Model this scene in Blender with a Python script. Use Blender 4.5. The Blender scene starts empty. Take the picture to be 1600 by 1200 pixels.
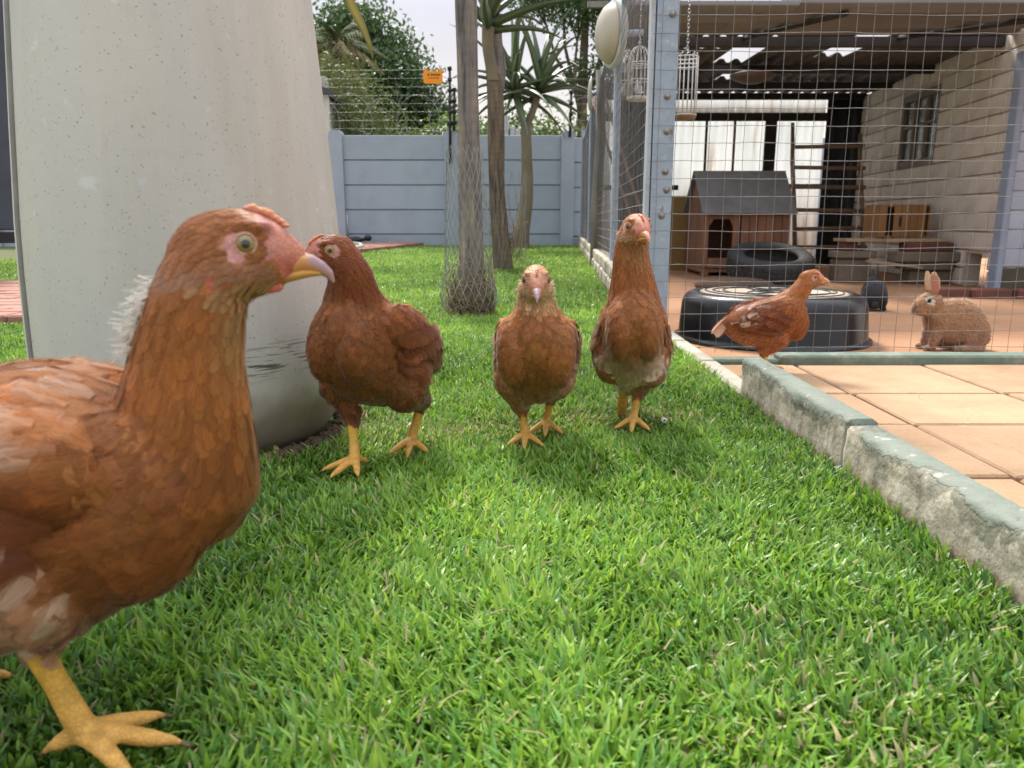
import bpy, bmesh, math, random
import numpy as np
from mathutils import Vector, Matrix
from mathutils.bvhtree import BVHTree
from mathutils import noise as mnoise

R = math.radians
PI = math.pi
rng = np.random.default_rng(7)
random.seed(7)
scene = bpy.context.scene
COL = scene.collection

# ------------------------------------------------------------------ camera, sky, sun, exposure
cam_data = bpy.data.cameras.new('camera')
cam_data.sensor_width = 36.0
cam_data.lens = 27.0
cam_data.clip_start = 0.02
cam_data.clip_end = 500.0
cam_data.dof.use_dof = True
cam_data.dof.focus_distance = 1.15
cam_data.dof.aperture_fstop = 12.0
cam = bpy.data.objects.new('camera', cam_data)
COL.objects.link(cam)
cam.location = (0, 0, 0.32)
cam.rotation_euler = (R(78), 0, 0)
scene.camera = cam

SUN_EL, SUN_AZ = R(50), R(-14)          # azimuth measured from +Y towards +X; the sun stands behind the scene
world = bpy.data.worlds.new('World')
scene.world = world
world.use_nodes = True
wt = world.node_tree
wt.nodes.clear()
def wn(kind, **kw):
    n = wt.nodes.new(kind)
    for k, v in kw.items(): setattr(n, k, v)
    return n
w_out = wn('ShaderNodeOutputWorld')
w_sky = wn('ShaderNodeTexSky', sky_type='NISHITA', sun_disc=False)
w_sky.sun_elevation = SUN_EL
w_sky.sun_rotation = SUN_AZ
w_bg1 = wn('ShaderNodeBackground'); w_bg1.inputs[1].default_value = 0.10
wt.links.new(w_sky.outputs[0], w_bg1.inputs[0])
w_tc = wn('ShaderNodeTexCoord')
w_map = wn('ShaderNodeMapping'); w_map.inputs['Scale'].default_value = (1.0, 1.0, 2.6)
wt.links.new(w_tc.outputs['Generated'], w_map.inputs[0])
w_noise = wn('ShaderNodeTexNoise'); w_noise.inputs['Scale'].default_value = 2.2; w_noise.inputs['Detail'].default_value = 6
wt.links.new(w_map.outputs[0], w_noise.inputs['Vector'])
w_sep = wn('ShaderNodeSeparateXYZ'); wt.links.new(w_tc.outputs['Generated'], w_sep.inputs[0])
# an overcast deck: cream towards the horizon, lavender grey higher, brighter overhead
w_ramp = wn('ShaderNodeValToRGB'); wt.links.new(w_sep.outputs['Z'], w_ramp.inputs[0])
cr = w_ramp.color_ramp
cr.elements[0].position = 0.0; cr.elements[0].color = (0.66, 0.58, 0.47, 1)
cr.elements[1].position = 1.0; cr.elements[1].color = (1.15, 1.18, 1.24, 1)
for p_, c_ in ((0.09, (0.56, 0.51, 0.45)), (0.24, (0.38, 0.375, 0.41)), (0.45, (0.62, 0.62, 0.67)), (0.7, (0.92, 0.94, 0.99))):
    e_ = cr.elements.new(p_); e_.color = (*c_, 1)
w_mr = wn('ShaderNodeMapRange'); w_mr.inputs[1].default_value = 0.3; w_mr.inputs[2].default_value = 0.7
w_mr.inputs[3].default_value = 0.82; w_mr.inputs[4].default_value = 1.18
wt.links.new(w_noise.outputs['Fac'], w_mr.inputs[0])
w_mul = wn('ShaderNodeVectorMath', operation='SCALE')
wt.links.new(w_ramp.outputs[0], w_mul.inputs[0]); wt.links.new(w_mr.outputs[0], w_mul.inputs['Scale'])
w_bg2 = wn('ShaderNodeBackground'); w_bg2.inputs[1].default_value = 1.0
wt.links.new(w_mul.outputs[0], w_bg2.inputs[0])
w_mix = wn('ShaderNodeMixShader'); w_mix.inputs[0].default_value = 0.93
wt.links.new(w_bg1.outputs[0], w_mix.inputs[1]); wt.links.new(w_bg2.outputs[0], w_mix.inputs[2])
wt.links.new(w_mix.outputs[0], w_out.inputs[0])

sun_data = bpy.data.lights.new('sun', 'SUN')
sun_data.energy = 3.5
sun_data.angle = R(12)
sun_data.color = (1.0, 0.95, 0.87)
sun = bpy.data.objects.new('sun', sun_data); COL.objects.link(sun)
_sd = Vector((math.sin(SUN_AZ) * math.cos(SUN_EL), math.cos(SUN_AZ) * math.cos(SUN_EL), math.sin(SUN_EL)))
sun.rotation_euler = _sd.to_track_quat('Z', 'Y').to_euler()

scene.view_settings.view_transform = 'Standard'
scene.view_settings.look = 'None'
scene.view_settings.exposure = 0.98
scene.view_settings.gamma = 1.0
scene.view_settings.use_curve_mapping = False
scene.render.engine = 'CYCLES'
scene.cycles.max_bounces = 8
scene.cycles.diffuse_bounces = 5
scene.cycles.transparent_max_bounces = 20
scene.cycles.use_denoising = True

# ------------------------------------------------------------------ helpers
def tag(o, label=None, cat=None, group=None, kind=None):
    if label: o['label'] = label
    if cat: o['category'] = cat
    if group: o['group'] = group
    if kind: o['kind'] = kind
    return o

def empty(name, loc=(0, 0, 0), label=None, cat=None, group=None, rz=0.0):
    o = bpy.data.objects.new(name, None)
    o.location = loc; o.rotation_euler = (0, 0, rz); o.empty_display_size = 0.05
    COL.objects.link(o)
    return tag(o, label, cat, group)

def link_mesh(name, me, parent=None, loc=None):
    o = bpy.data.objects.new(name, me)
    COL.objects.link(o)
    if parent is not None: o.parent = parent
    if loc is not None: o.location = loc
    return o

class MB:
    """collects simple solids into one mesh"""
    def __init__(s): s.v = []; s.f = []; s.sm = []
    def add(s, vs, fs, smooth=False):
        b = len(s.v); s.v += [tuple(x) for x in vs]
        s.f += [tuple(i + b for i in f) for f in fs]; s.sm += [smooth] * len(fs)
        return s
    def box(s, c, d, rot=None, taper=None):
        hx, hy, hz = d[0] / 2, d[1] / 2, d[2] / 2
        vs = [Vector((x * hx, y * hy, z * hz)) for x in (-1, 1) for y in (-1, 1) for z in (-1, 1)]
        if rot is not None: vs = [rot @ v for v in vs]
        vs = [v + Vector(c) for v in vs]
        return s.add(vs, [(0, 1, 3, 2), (4, 6, 7, 5), (0, 4, 5, 1), (2, 3, 7, 6), (0, 2, 6, 4), (1, 5, 7, 3)])
    def bbox(s, a, b):
        return s.box([(a[i] + b[i]) / 2 for i in range(3)], [abs(b[i] - a[i]) for i in range(3)])
    def chamfer(s, c, d, ch=0.006, rot=None):
        bm = bmesh.new(); bmesh.ops.create_cube(bm, size=1.0)
        for v in bm.verts: v.co = Vector((v.co.x * d[0], v.co.y * d[1], v.co.z * d[2]))
        bmesh.ops.bevel(bm, geom=list(bm.edges), offset=ch, segments=1, affect='EDGES', profile=0.5)
        vs = [(rot @ v.co if rot is not None else v.co) + Vector(c) for v in bm.verts]
        fs = [[v.index for v in f.verts] for f in bm.faces]
        bm.verts.index_update(); fs = [[v.index for v in f.verts] for f in bm.faces]
        s.add(vs, fs); bm.free(); return s
    def tube(s, pts, r, n=8, cap=True):
        pts = [Vector(p) for p in pts]; m = len(pts)
        rr = r if hasattr(r, '__len__') else [r] * m
        vs = []; ref = None
        for i, p in enumerate(pts):
            t = (pts[min(i + 1, m - 1)] - pts[max(i - 1, 0)]).normalized()
            if ref is None:
                ref = Vector((0, 0, 1)) if abs(t.z) < 0.9 else Vector((1, 0, 0))
            u = (ref - t * ref.dot(t)).normalized(); w = t.cross(u); ref = u
            for k in range(n):
                a = 2 * PI * k / n
                vs.append(p + (u * math.cos(a) + w * math.sin(a)) * rr[i])
        fs = [(i * n + k, i * n + (k + 1) % n, (i + 1) * n + (k + 1) % n, (i + 1) * n + k) for i in range(m - 1) for k in range(n)]
        if cap: fs += [tuple(reversed(range(n))), tuple((m - 1) * n + k for k in range(n))]
        return s.add(vs, fs, True)
    def lathe(s, prof, n=32, c=(0, 0, 0), rot=None, closed=False):
        vs = []; m = len(prof)
        for r, z in prof:
            for k in range(n):
                a = 2 * PI * k / n
                v = Vector((r * math.cos(a), r * math.sin(a), z))
                if rot is not None: v = rot @ v
                vs.append(v + Vector(c))
        fs = [(i * n + k, i * n + (k + 1) % n, (i + 1) * n + (k + 1) % n, (i + 1) * n + k) for i in range(m - 1) for k in range(n)]
        if closed: fs += [((m - 1) * n + k, (m - 1) * n + (k + 1) % n, (k + 1) % n, k) for k in range(n)]
        else:
            if prof[0][0] > 1e-6: fs.append(tuple(reversed(range(n))))
            if prof[-1][0] > 1e-6: fs.append(tuple((m - 1) * n + k for k in range(n)))
        return s.add(vs, fs, True)
    def prism(s, poly, y0, y1, axis='y'):
        n = len(poly)
        mk = (lambda a, b, t: (a, t, b)) if axis == 'y' else ((lambda a, b, t: (t, a, b)) if axis == 'x' else (lambda a, b, t: (a, b, t)))
        vs = [mk(a, b, y0) for a, b in poly] + [mk(a, b, y1) for a, b in poly]
        fs = [tuple(range(n)), tuple(reversed(range(n, 2 * n)))] + [(i, i + n, (i + 1) % n + n, (i + 1) % n) for i in range(n)]
        return s.add(vs, fs)
    def mesh(s, name, mat=None, bevel=0):
        me = bpy.data.meshes.new(name)
        me.from_pydata(s.v, [], s.f); me.update()
        me.polygons.foreach_set('use_smooth', s.sm)
        bm = bmesh.new(); bm.from_mesh(me)
        bmesh.ops.recalc_face_normals(bm, faces=bm.faces)
        bm.to_mesh(me); bm.free()
        if mat: me.materials.append(mat)
        return me
    def build(s, name, mat=None, parent=None, loc=None):
        return link_mesh(name, s.mesh(name, mat), parent, loc)

def np_mesh(name, verts, faces, mat=None, cols=None, uvs=None, smooth=True):
    """verts (N,3); faces: list of int arrays each (M,k); cols (N,4) point colours; uvs (N,2) per vertex"""
    me = bpy.data.meshes.new(name)
    nv = len(verts)
    me.vertices.add(nv); me.vertices.foreach_set('co', np.asarray(verts, np.float32).ravel())
    loops = np.concatenate([f.ravel() for f in faces]).astype(np.int32)
    sizes = np.concatenate([np.full(len(f), f.shape[1], np.int32) for f in faces])
    starts = np.concatenate([[0], np.cumsum(sizes)[:-1]]).astype(np.int32)
    me.loops.add(len(loops)); me.loops.foreach_set('vertex_index', loops)
    me.polygons.add(len(sizes)); me.polygons.foreach_set('loop_start', starts)
    me.polygons.foreach_set('use_smooth', np.full(len(sizes), smooth, bool))
    me.update(calc_edges=True)
    if cols is not None:
        a = me.color_attributes.new('col', 'FLOAT_COLOR', 'POINT')
        a.data.foreach_set('color', np.asarray(cols, np.float32).ravel())
    if uvs is not None:
        u = me.uv_layers.new(name='uv')
        u.data.foreach_set('uv', np.asarray(uvs, np.float32)[loops].ravel())
    me.validate()
    if mat: me.materials.append(mat)
    return me

# ------------------------------------------------------------------ materials
class NT:
    def __init__(s, name):
        s.m = bpy.data.materials.new(name); s.m.use_nodes = True
        s.t = s.m.node_tree; s.b = s.t.nodes['Principled BSDF']; s.out = s.t.nodes['Material Output']
    def n(s, kind, **kw):
        n = s.t.nodes.new(kind)
        for k, v in kw.items(): setattr(n, k, v)
        return n
    def l(s, a, b): s.t.links.new(a, b)
    def coord(s, scale=(1, 1, 1), which='Object'):
        tc = s.n('ShaderNodeTexCoord'); mp = s.n('ShaderNodeMapping'); mp.inputs['Scale'].default_value = scale
        s.l(tc.outputs[which], mp.inputs[0]); return mp.outputs[0]
    def noise(s, scale, vec=None, detail=5, rough=0.55):
        x = s.n('ShaderNodeTexNoise'); x.inputs['Scale'].default_value = scale
        x.inputs['Detail'].default_value = detail; x.inputs['Roughness'].default_value = rough
        if vec is not None: s.l(vec, x.inputs['Vector'])
        return x.outputs['Fac']
    def ramp(s, fac, stops):
        r = s.n('ShaderNodeValToRGB'); s.l(fac, r.inputs[0]); c = r.color_ramp
        c.elements[0].position = stops[0][0]; c.elements[0].color = (*stops[0][1], 1)
        c.elements[1].position = stops[-1][0]; c.elements[1].color = (*stops[-1][1], 1)
        for p, q in stops[1:-1]:
            e = c.elements.new(p); e.color = (*q, 1)
        return r.outputs[0]
    def step(s, fac, a, b): return s.ramp(fac, [(a, (0, 0, 0)), (b, (1, 1, 1))])
    def mix(s, fac, a, b, mode='MIX'):
        x = s.n('ShaderNodeMix', data_type='RGBA', blend_type=mode)
        for sock, v in ((x.inputs[0], fac), (x.inputs[6], a), (x.inputs[7], b)):
            if hasattr(v, 'links'): s.l(v, sock)
            elif isinstance(v, (int, float)): sock.default_value = v
            else: sock.default_value = (*v, 1)
        return x.outputs[2]
    def math(s, op, a, b=0.0):
        x = s.n('ShaderNodeMath', operation=op)
        for sock, v in ((x.inputs[0], a), (x.inputs[1], b)):
            if hasattr(v, 'links'): s.l(v, sock)
            else: sock.default_value = v
        return x.outputs[0]
    def bump(s, h, strength=0.3, dist=0.01):
        b = s.n('ShaderNodeBump'); b.inputs['Strength'].default_value = strength; b.inputs['Distance'].default_value = dist
        s.l(h, b.inputs['Height']); s.l(b.outputs[0], s.b.inputs['Normal'])
    def color(s, c):
        if hasattr(c, 'links'): s.l(c, s.b.inputs['Base Color'])
        else: s.b.inputs['Base Color'].default_value = (*c, 1)
    def set(s, rough=0.7, metal=0.0, spec=0.5):
        s.b.inputs['Roughness'].default_value = rough; s.b.inputs['Metallic'].default_value = metal
        s.b.inputs['Specular IOR Level'].default_value = spec

def simple(name, c1, c2=None, scale=8.0, rough=0.7, bump=0.15, bdist=0.004, metal=0.0, stretch=(1, 1, 1), dirt=None, dirt_amt=0.5, spec=0.4, per_object=0.0):
    t = NT(name); t.set(rough, metal, spec)
    v = t.coord(stretch)
    if c2 is None: c2 = tuple(x * 0.75 for x in c1)
    f = t.noise(scale, v, 6)
    c = t.ramp(f, [(0.3, c1), (0.7, c2)])
    if dirt:
        g = t.noise(scale * 0.35, v, 8, 0.7)
        c = t.mix(t.math('MULTIPLY', t.step(g, 0.5, 0.68), dirt_amt), c, dirt)
    if per_object:
        oi = t.n('ShaderNodeObjectInfo')
        k = t.math('ADD', t.math('MULTIPLY', oi.outputs['Random'], per_object), 1 - per_object / 2)
        hv = t.n('ShaderNodeHueSaturation'); t.l(c, hv.inputs['Color']); t.l(k, hv.inputs['Value']); c = hv.outputs[0]
    t.color(c)
    if bump: t.bump(t.noise(scale * 5, v, 5), bump, bdist)
    return t.m
# ------------------------------------------------------------------ animal materials
def attr_mat(name, rough=0.6, streak=False, bump_scale=None, spec=0.3, sheen=0.0, coat=0.0):
    t = NT(name); t.set(rough, 0, spec)
    a = t.n('ShaderNodeVertexColor', layer_name='col')
    c = a.outputs['Color']
    if streak:
        u = t.n('ShaderNodeUVMap', uv_map='uv')
        mp = t.n('ShaderNodeMapping'); mp.inputs['Scale'].default_value = (14, 1.6, 1); t.l(u.outputs[0], mp.inputs[0])
        f = t.noise(2.0, mp.outputs[0], 3, 0.6)
        mr = t.n('ShaderNodeMapRange'); mr.inputs[1].default_value = 0.3; mr.inputs[2].default_value = 0.7
        mr.inputs[3].default_value = 0.74; mr.inputs[4].default_value = 1.24; t.l(f, mr.inputs[0])
        hv = t.n('ShaderNodeHueSaturation'); t.l(c, hv.inputs['Color']); t.l(mr.outputs[0], hv.inputs['Value']); c = hv.outputs[0]
    t.color(c)
    if streak:
        e = t.math('ADD', a.outputs['Alpha'], t.math('MULTIPLY', t.math('SUBTRACT', f, 0.5), 0.9))
        mr2 = t.n('ShaderNodeMapRange', interpolation_type='SMOOTHSTEP'); mr2.inputs[1].default_value = 0.04; mr2.inputs[2].default_value = 0.80
        t.l(e, mr2.inputs[0])
        tl = t.n('ShaderNodeBsdfTranslucent'); t.l(c, tl.inputs[0]); m1 = t.n('ShaderNodeMixShader'); m1.inputs[0].default_value = .30
        t.l(t.b.outputs[0], m1.inputs[1]); t.l(tl.outputs[0], m1.inputs[2])
        tp = t.n('ShaderNodeBsdfTransparent'); m2 = t.n('ShaderNodeMixShader'); t.l(mr2.outputs[0], m2.inputs[0]); t.l(tp.outputs[0], m2.inputs[1]); t.l(m1.outputs[0], m2.inputs[2]); t.l(m2.outputs[0], t.out.inputs[0])
    if sheen: t.b.inputs['Sheen Weight'].default_value = sheen; t.b.inputs['Sheen Roughness'].default_value = 0.4
    if coat: t.b.inputs['Coat Weight'].default_value = coat; t.b.inputs['Coat Roughness'].default_value = 0.04
    if bump_scale:
        vo = t.n('ShaderNodeTexVoronoi', feature='DISTANCE_TO_EDGE'); vo.inputs['Scale'].default_value = bump_scale; t.l(t.coord((1, 1, .8)), vo.inputs['Vector'])
        e = t.step(vo.outputs['Distance'], .0, .16)
        t.bump(t.math('ADD', e, t.math('MULTIPLY', t.noise(bump_scale * 2, t.coord(), 3), .5)), 0.35, 0.0010)
        t.color(t.mix(t.math('MULTIPLY', t.math('SUBTRACT', 1.0, e), .20), c, (.20, .085, .04)))
    return t.m
M_skin = attr_mat('animal_skin', 0.55, bump_scale=340)
M_plume = attr_mat('plumage', 0.50, streak=True, sheen=0.12)
M_eye = attr_mat('eye', 0.12, spec=0.6, coat=1.0)
M_horn = attr_mat('horn', 0.4, spec=0.45)
M_fur = attr_mat('fur', 0.8, sheen=0.3)

def ring(c, u, v, a, b, n=18, p=2.2):
    out = []
    for k in range(n):
        t = 2 * PI * k / n; ct, st = math.cos(t), math.sin(t)
        out.append(c + u * (a * math.copysign(abs(ct) ** (2 / p), ct)) + v * (b * math.copysign(abs(st) ** (2 / p), st)))
    return out

def loft(rings):
    n = len(rings[0]); vs = [p for r in rings for p in r]; m = len(rings)
    fs = [(i * n + k, i * n + (k + 1) % n, (i + 1) * n + (k + 1) % n, (i + 1) * n + k) for i in range(m - 1) for k in range(n)]
    fs += [tuple(reversed(range(n))), tuple((m - 1) * n + k for k in range(n))]
    return vs, fs

def path_loft(pts, ra, rb=None, n=14, up=Vector((0, 1, 0))):
    """round-ended tube; ra across 'up', rb along it"""
    pts = [Vector(p) for p in pts]; rb = rb or ra
    t0 = (pts[0] - pts[1]).normalized(); t1 = (pts[-1] - pts[-2]).normalized()
    P = [pts[0] + t0 * min(ra[0], rb[0]) * 0.9, pts[0] + t0 * min(ra[0], rb[0]) * 0.5] + pts + [pts[-1] + t1 * min(ra[-1], rb[-1]) * 0.5, pts[-1] + t1 * min(ra[-1], rb[-1]) * 0.9]
    A = [ra[0] * 0.4, ra[0] * 0.85] + list(ra) + [ra[-1] * 0.85, ra[-1] * 0.4]
    B = [rb[0] * 0.4, rb[0] * 0.85] + list(rb) + [rb[-1] * 0.85, rb[-1] * 0.4]
    rs = []
    for i, p in enumerate(P):
        t = (P[min(i + 1, len(P) - 1)] - P[max(i - 1, 0)]).normalized()
        u = up - t * up.dot(t)
        if u.length < 1e-4: u = Vector((1, 0, 0)) - t * t.x
        u.normalize(); w = t.cross(u)
        rs.append(ring(p, w, u, A[i], B[i], n, 2.0))
    return loft(rs)

def blob(c, r, rot=None, n=16, m=10):
    rs = []
    for i in range(m):
        a = -PI / 2 + PI * (i + 0.5) / m
        rs.append([Vector((math.cos(a) * math.cos(2 * PI * k / n) * r[0], math.cos(a) * math.sin(2 * PI * k / n) * r[1], math.sin(a) * r[2])) for k in range(n)])
    if rot is not None: rs = [[rot @ p for p in q] for q in rs]
    rs = [[p + Vector(c) for p in q] for q in rs]
    return loft(rs)

def fuse(parts, voxel, smooth=3):
    """union of closed shapes as one continuous skin"""
    V, F = [], []
    for vs, fs in parts:
        b = len(V); V += [tuple(v) for v in vs]; F += [tuple(i + b for i in f) for f in fs]
    me = bpy.data.meshes.new('tmp'); me.from_pydata(V, [], F); me.update()
    bm = bmesh.new(); bm.from_mesh(me); bmesh.ops.recalc_face_normals(bm, faces=bm.faces); bm.to_mesh(me); bm.free()
    o = bpy.data.objects.new('tmp', me); COL.objects.link(o)
    r = o.modifiers.new('r', 'REMESH'); r.mode = 'VOXEL'; r.voxel_size = voxel; r.use_smooth_shade = True
    if smooth:
        s = o.modifiers.new('s', 'SMOOTH'); s.factor = 0.5; s.iterations = smooth
    dg = bpy.context.evaluated_depsgraph_get(); dg.update()
    out = bpy.data.meshes.new_from_object(o.evaluated_get(dg))
    bpy.data.objects.remove(o); bpy.data.meshes.remove(me)
    return out

def mesh_arrays(me):
    V = np.empty(len(me.vertices) * 3, np.float32); me.vertices.foreach_get('co', V); V = V.reshape(-1, 3)
    N = np.empty(len(me.vertices) * 3, np.float32); me.vertices.foreach_get('normal', N); N = N.reshape(-1, 3)
    me.calc_loop_triangles()
    T = np.empty(len(me.loop_triangles) * 3, np.int32); me.loop_triangles.foreach_get('vertices', T); T = T.reshape(-1, 3)
    return V, N, T

def scatter(V, N, T, count, rg):
    a, b, c = V[T[:, 0]], V[T[:, 1]], V[T[:, 2]]
    ar = np.linalg.norm(np.cross(b - a, c - a), axis=1)
    i = rg.choice(len(T), count, p=ar / ar.sum())
    u, v = rg.random(count), rg.random(count); f = u + v > 1; u[f] = 1 - u[f]; v[f] = 1 - v[f]
    w = 1 - u - v
    P = a[i] * w[:, None] + b[i] * u[:, None] + c[i] * v[:, None]
    n = N[T[i, 0]] * w[:, None] + N[T[i, 1]] * u[:, None] + N[T[i, 2]] * v[:, None]
    n /= np.linalg.norm(n, axis=1, keepdims=True) + 1e-9
    return P, n

def thin_out(P, rad):
    """dart throwing with a radius per point"""
    cell = 0.012; grid = {}; keep = []
    for i in range(len(P)):
        p = P[i]; r = rad[i]
        if r <= 0: continue
        k0 = (int(p[0] // cell), int(p[1] // cell), int(p[2] // cell)); ok = True
        for dx in (-1, 0, 1):
            for dy in (-1, 0, 1):
                for dz in (-1, 0, 1):
                    for j in grid.get((k0[0] + dx, k0[1] + dy, k0[2] + dz), ()):
                        q = P[j]
                        if (p[0]-q[0])**2 + (p[1]-q[1])**2 + (p[2]-q[2])**2 < r * r: ok = False; break
                    if not ok: break
                if not ok: break
            if not ok: break
        if ok:
            keep.append(i); grid.setdefault(k0, []).append(i)
    return np.array(keep, int)

NRM = .34
ROWS = ((0.0, 0.45), (0.35, 0.92), (0.68, 1.0), (0.9, 0.62))
def feathers(items, bvh, name, mat, parent):
    """items: (root, normal, dir, L, W, lift, base_off, col_root, col_tip, curl)"""
    Vs, Cs, Us, Ns = [], [], [], []
    Q4, T3 = [], []
    for root, nrm, d, L, W, lift, off, c0, c1, curl in items:
        b = len(Vs)
        p = Vector(root); nr = Vector(nrm); d = Vector(d)
        uo = random.random() * 10
        prev_n = nr
        for ri, (t, hw) in enumerate(ROWS + ((1.0, 0.0),)):
            q = p + d * (L * t)
            if bvh is not None:
                loc, n2, _, dist = bvh.find_nearest(q)
                if loc is not None and dist < L * 0.9:
                    q = loc; prev_n = (n2 if n2.dot(nr) > -0.2 else prev_n)
            q = q + prev_n * (off + lift * t * t) - prev_n * (curl * t * t)
            s = prev_n.cross(d); 
            if s.length < 1e-5: s = Vector((0, 1, 0))
            s.normalize()
            w = W * 0.68 * hw
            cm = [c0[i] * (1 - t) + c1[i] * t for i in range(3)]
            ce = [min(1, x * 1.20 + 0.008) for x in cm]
            if ri == 4:
                Vs.append(q); Cs.append((*ce, 0)); Us.append((uo + 0.5, t + uo)); Ns.append((prev_n + d * .25).normalized())
            else:
                Vs += [q - s * w - prev_n * w * 0.03, q, q + s * w - prev_n * w * 0.03]
                Cs += [(*ce, .05), (*cm, 1), (*ce, .05)]
                Ns += [(prev_n - s * NRM + d * (.25 * t - .05)).normalized(), (prev_n + d * (.25 * t - .05)).normalized(), (prev_n + s * NRM + d * (.25 * t - .05)).normalized()]
                Us += [(uo, t + uo), (uo + 0.5, t + uo), (uo + 1, t + uo)]
        for r in range(3):
            o = b + r * 3
            Q4 += [(o + 3, o + 4, o + 1, o), (o + 4, o + 5, o + 2, o + 1)]
        o = b + 9
        T3 += [(o + 3, o + 1, o), (o + 3, o + 2, o + 1)]
    me = np_mesh(name, np.array([tuple(v) for v in Vs], np.float32), [np.array(Q4), np.array(T3)], mat, np.array(Cs), np.array(Us))
    me.normals_split_custom_set_from_vertices([tuple(x) for x in Ns])
    return link_mesh(name, me, parent)

def lerp3(a, b, t): return tuple(a[i] * (1 - t) + b[i] * t for i in range(3))
def sstep(x, a, b):
    t = min(1, max(0, (x - a) / (b - a))); return t * t * (3 - 2 * t)

YEL = (0.68, 0.40, 0.05)
YEL2 = (0.66, 0.37, 0.09)

def make_chicken(loc, yaw, S, label, pal, pitch=0.0, lift=0.0, head=(0.117, 0, 0.291), hyaw=0.0, hpitch=0.0, hroll=0.0,
                 legs=None, seed=1, voxel=0.0021, neck_r=1.0, fat=1.0, tail=True, neck_mid=(0, 0, 0), head_s=1.0, cheek=0.0, hump=1.0, keel=0.0, deep=0.0, wing_z=.168, lobe=.027, nbz=.185, nb=.045, ndir=(.7, 0, .75)):
    rg = np.random.default_rng(seed); random.seed(seed)
    piv = Vector((0, 0, 0.14))
    Rp = Matrix.Rotation(-pitch, 3, 'Y')
    def TP(x, y, z): return piv + Rp @ (Vector((x, y, z)) - piv) + Vector((0, 0, lift))
    def TD(x, y, z): return (Rp @ Vector((x, y, z))).normalized()
    parts = []
    st = [(-.130, .150, .132, .008), (-.122, .160, .122, .018), (-.108, .172, .110, .031), (-.09, .186, .098, .042), (-.06, .200, .088, .055), (-.025, .211, .083, .062), (.01, .222, .083, .066),
          (.04, .232, .086, .065), (.065, .236, .093, .059), (.088, .226, .108, .048), (.104, .205, .13, .035), (.113, .185, .15, .018)]
    st = [(x, t - (1 - hump) * .024 * sstep(x, .01, .06), b + keel * sstep(x, -.03, .08) - deep * sstep(x, -.125, -.06) * (1 - sstep(x, .02, .10)), w) for x, t, b, w in st]
    rs = []
    for x, t, b, w in st:
        rs.append([TP(*p) for p in ring(Vector((x, 0, (t + b) / 2)), Vector((0, 1, 0)), Vector((0, 0, 1)), w * fat, (t - b) / 2, 22, 2.15)])
    parts.append(loft(rs))
    # breast lobes either side of the keel
    for s in (-1, 1):
        parts.append(blob(TP(.068 - keel * .2, s * lobe * fat, .155 + keel * .45), (.045, .032 * fat, .058 - keel * .4), Rp @ Matrix.Rotation(R(-15), 3, 'Y')))
        # folded wing
        parts.append(blob(TP(-.014, s * .056 * fat, wing_z), (.085, .017, .042), Rp @ Matrix.Rotation(R(-16), 3, 'Y')))
    # head frame
    Hm = Matrix.Translation(Vector(head)) @ Matrix.Rotation(hyaw, 4, 'Z') @ Matrix.Rotation(-hpitch, 4, 'Y') @ Matrix.Rotation(hroll, 4, 'X') @ Matrix.Scale(head_s, 4)
    HR = Hm.to_3x3()
    def H(x, y, z): return Hm @ Vector((x, y, z))
    hs = [(-.036, .010, -.026, .014), (-.028, .0165, -.031, .019), (-.014, .0205, -.034, .0215), (0, .0205, -.033, .0205), (.010, .0175, -.0305, .0178), (.019, .0125, -.027, .0145),
          (.026, .0058, -.0225, .0098), (.031, .0005, -.0175, .0066), (.0345, -.0035, -.0135, .0038)]
    rs = []
    for x, t, b, w in hs:
        rs.append([Hm @ p for p in ring(Vector((x, 0, (t + b) / 2)), Vector((0, 1, 0)), Vector((0, 0, 1)), w, (t - b) / 2, 18, 2.1)])
    parts.append(loft(rs))
    parts.append(blob(H(-.028, 0, -.008), (.014, .0155, .017), HR.normalized()))
    for s in (-1, 1):   # brow and cheek
        parts.append(blob(H(.004, s * .0125, .0095), (.012, .006, .004), HR.normalized()))
        parts.append(blob(H(-.012, s * .015, -.016), (.014, .009 + cheek, .013), HR.normalized()))
    # neck
    P0 = TP(nb, 0, nbz); P3 = H(-.015, 0, -.007)
    P1 = P0 + TD(*ndir) * 0.045 + Vector(neck_mid); P2 = H(-.043, 0, -.046) + Vector(neck_mid) * .5
    npts, nr = [], []
    for i in range(11):
        t = i / 10
        npts.append(P0 * (1 - t)**3 + P1 * 3 * t * (1 - t)**2 + P2 * 3 * t * t * (1 - t) + P3 * t**3)
        nr.append(neck_r * np.interp(t, [0, .25, .5, .75, 1], [.049, .040, .032, .0275, .0235]))
    parts.append(path_loft(npts, nr, nr, 18))
    # legs
    samples = []     # skeleton: (pos, radius, flow, region)
    for (x, t, b, w) in st:
        c = TP(x, 0, (t + b) / 2); k = sstep(x, .05, .10)
        fl = TD(-1, 0, -.22) * (1 - k) + Vector((-.25, 0, -1)) * k
        samples.append((c, max((t - b) / 2, .02), fl.normalized(), 0))
    for i in range(2, 11):
        fl = (npts[i - 1] - npts[i]).normalized()
        samples.append((npts[i], nr[i], fl, 1))
    for x, t, b, w in hs:
        samples.append((H(x, 0, (t + b) / 2), (t - b) / 2, (HR @ Vector((-1, 0, -.25))).normalized(), 2))
    toes_all = []
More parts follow.
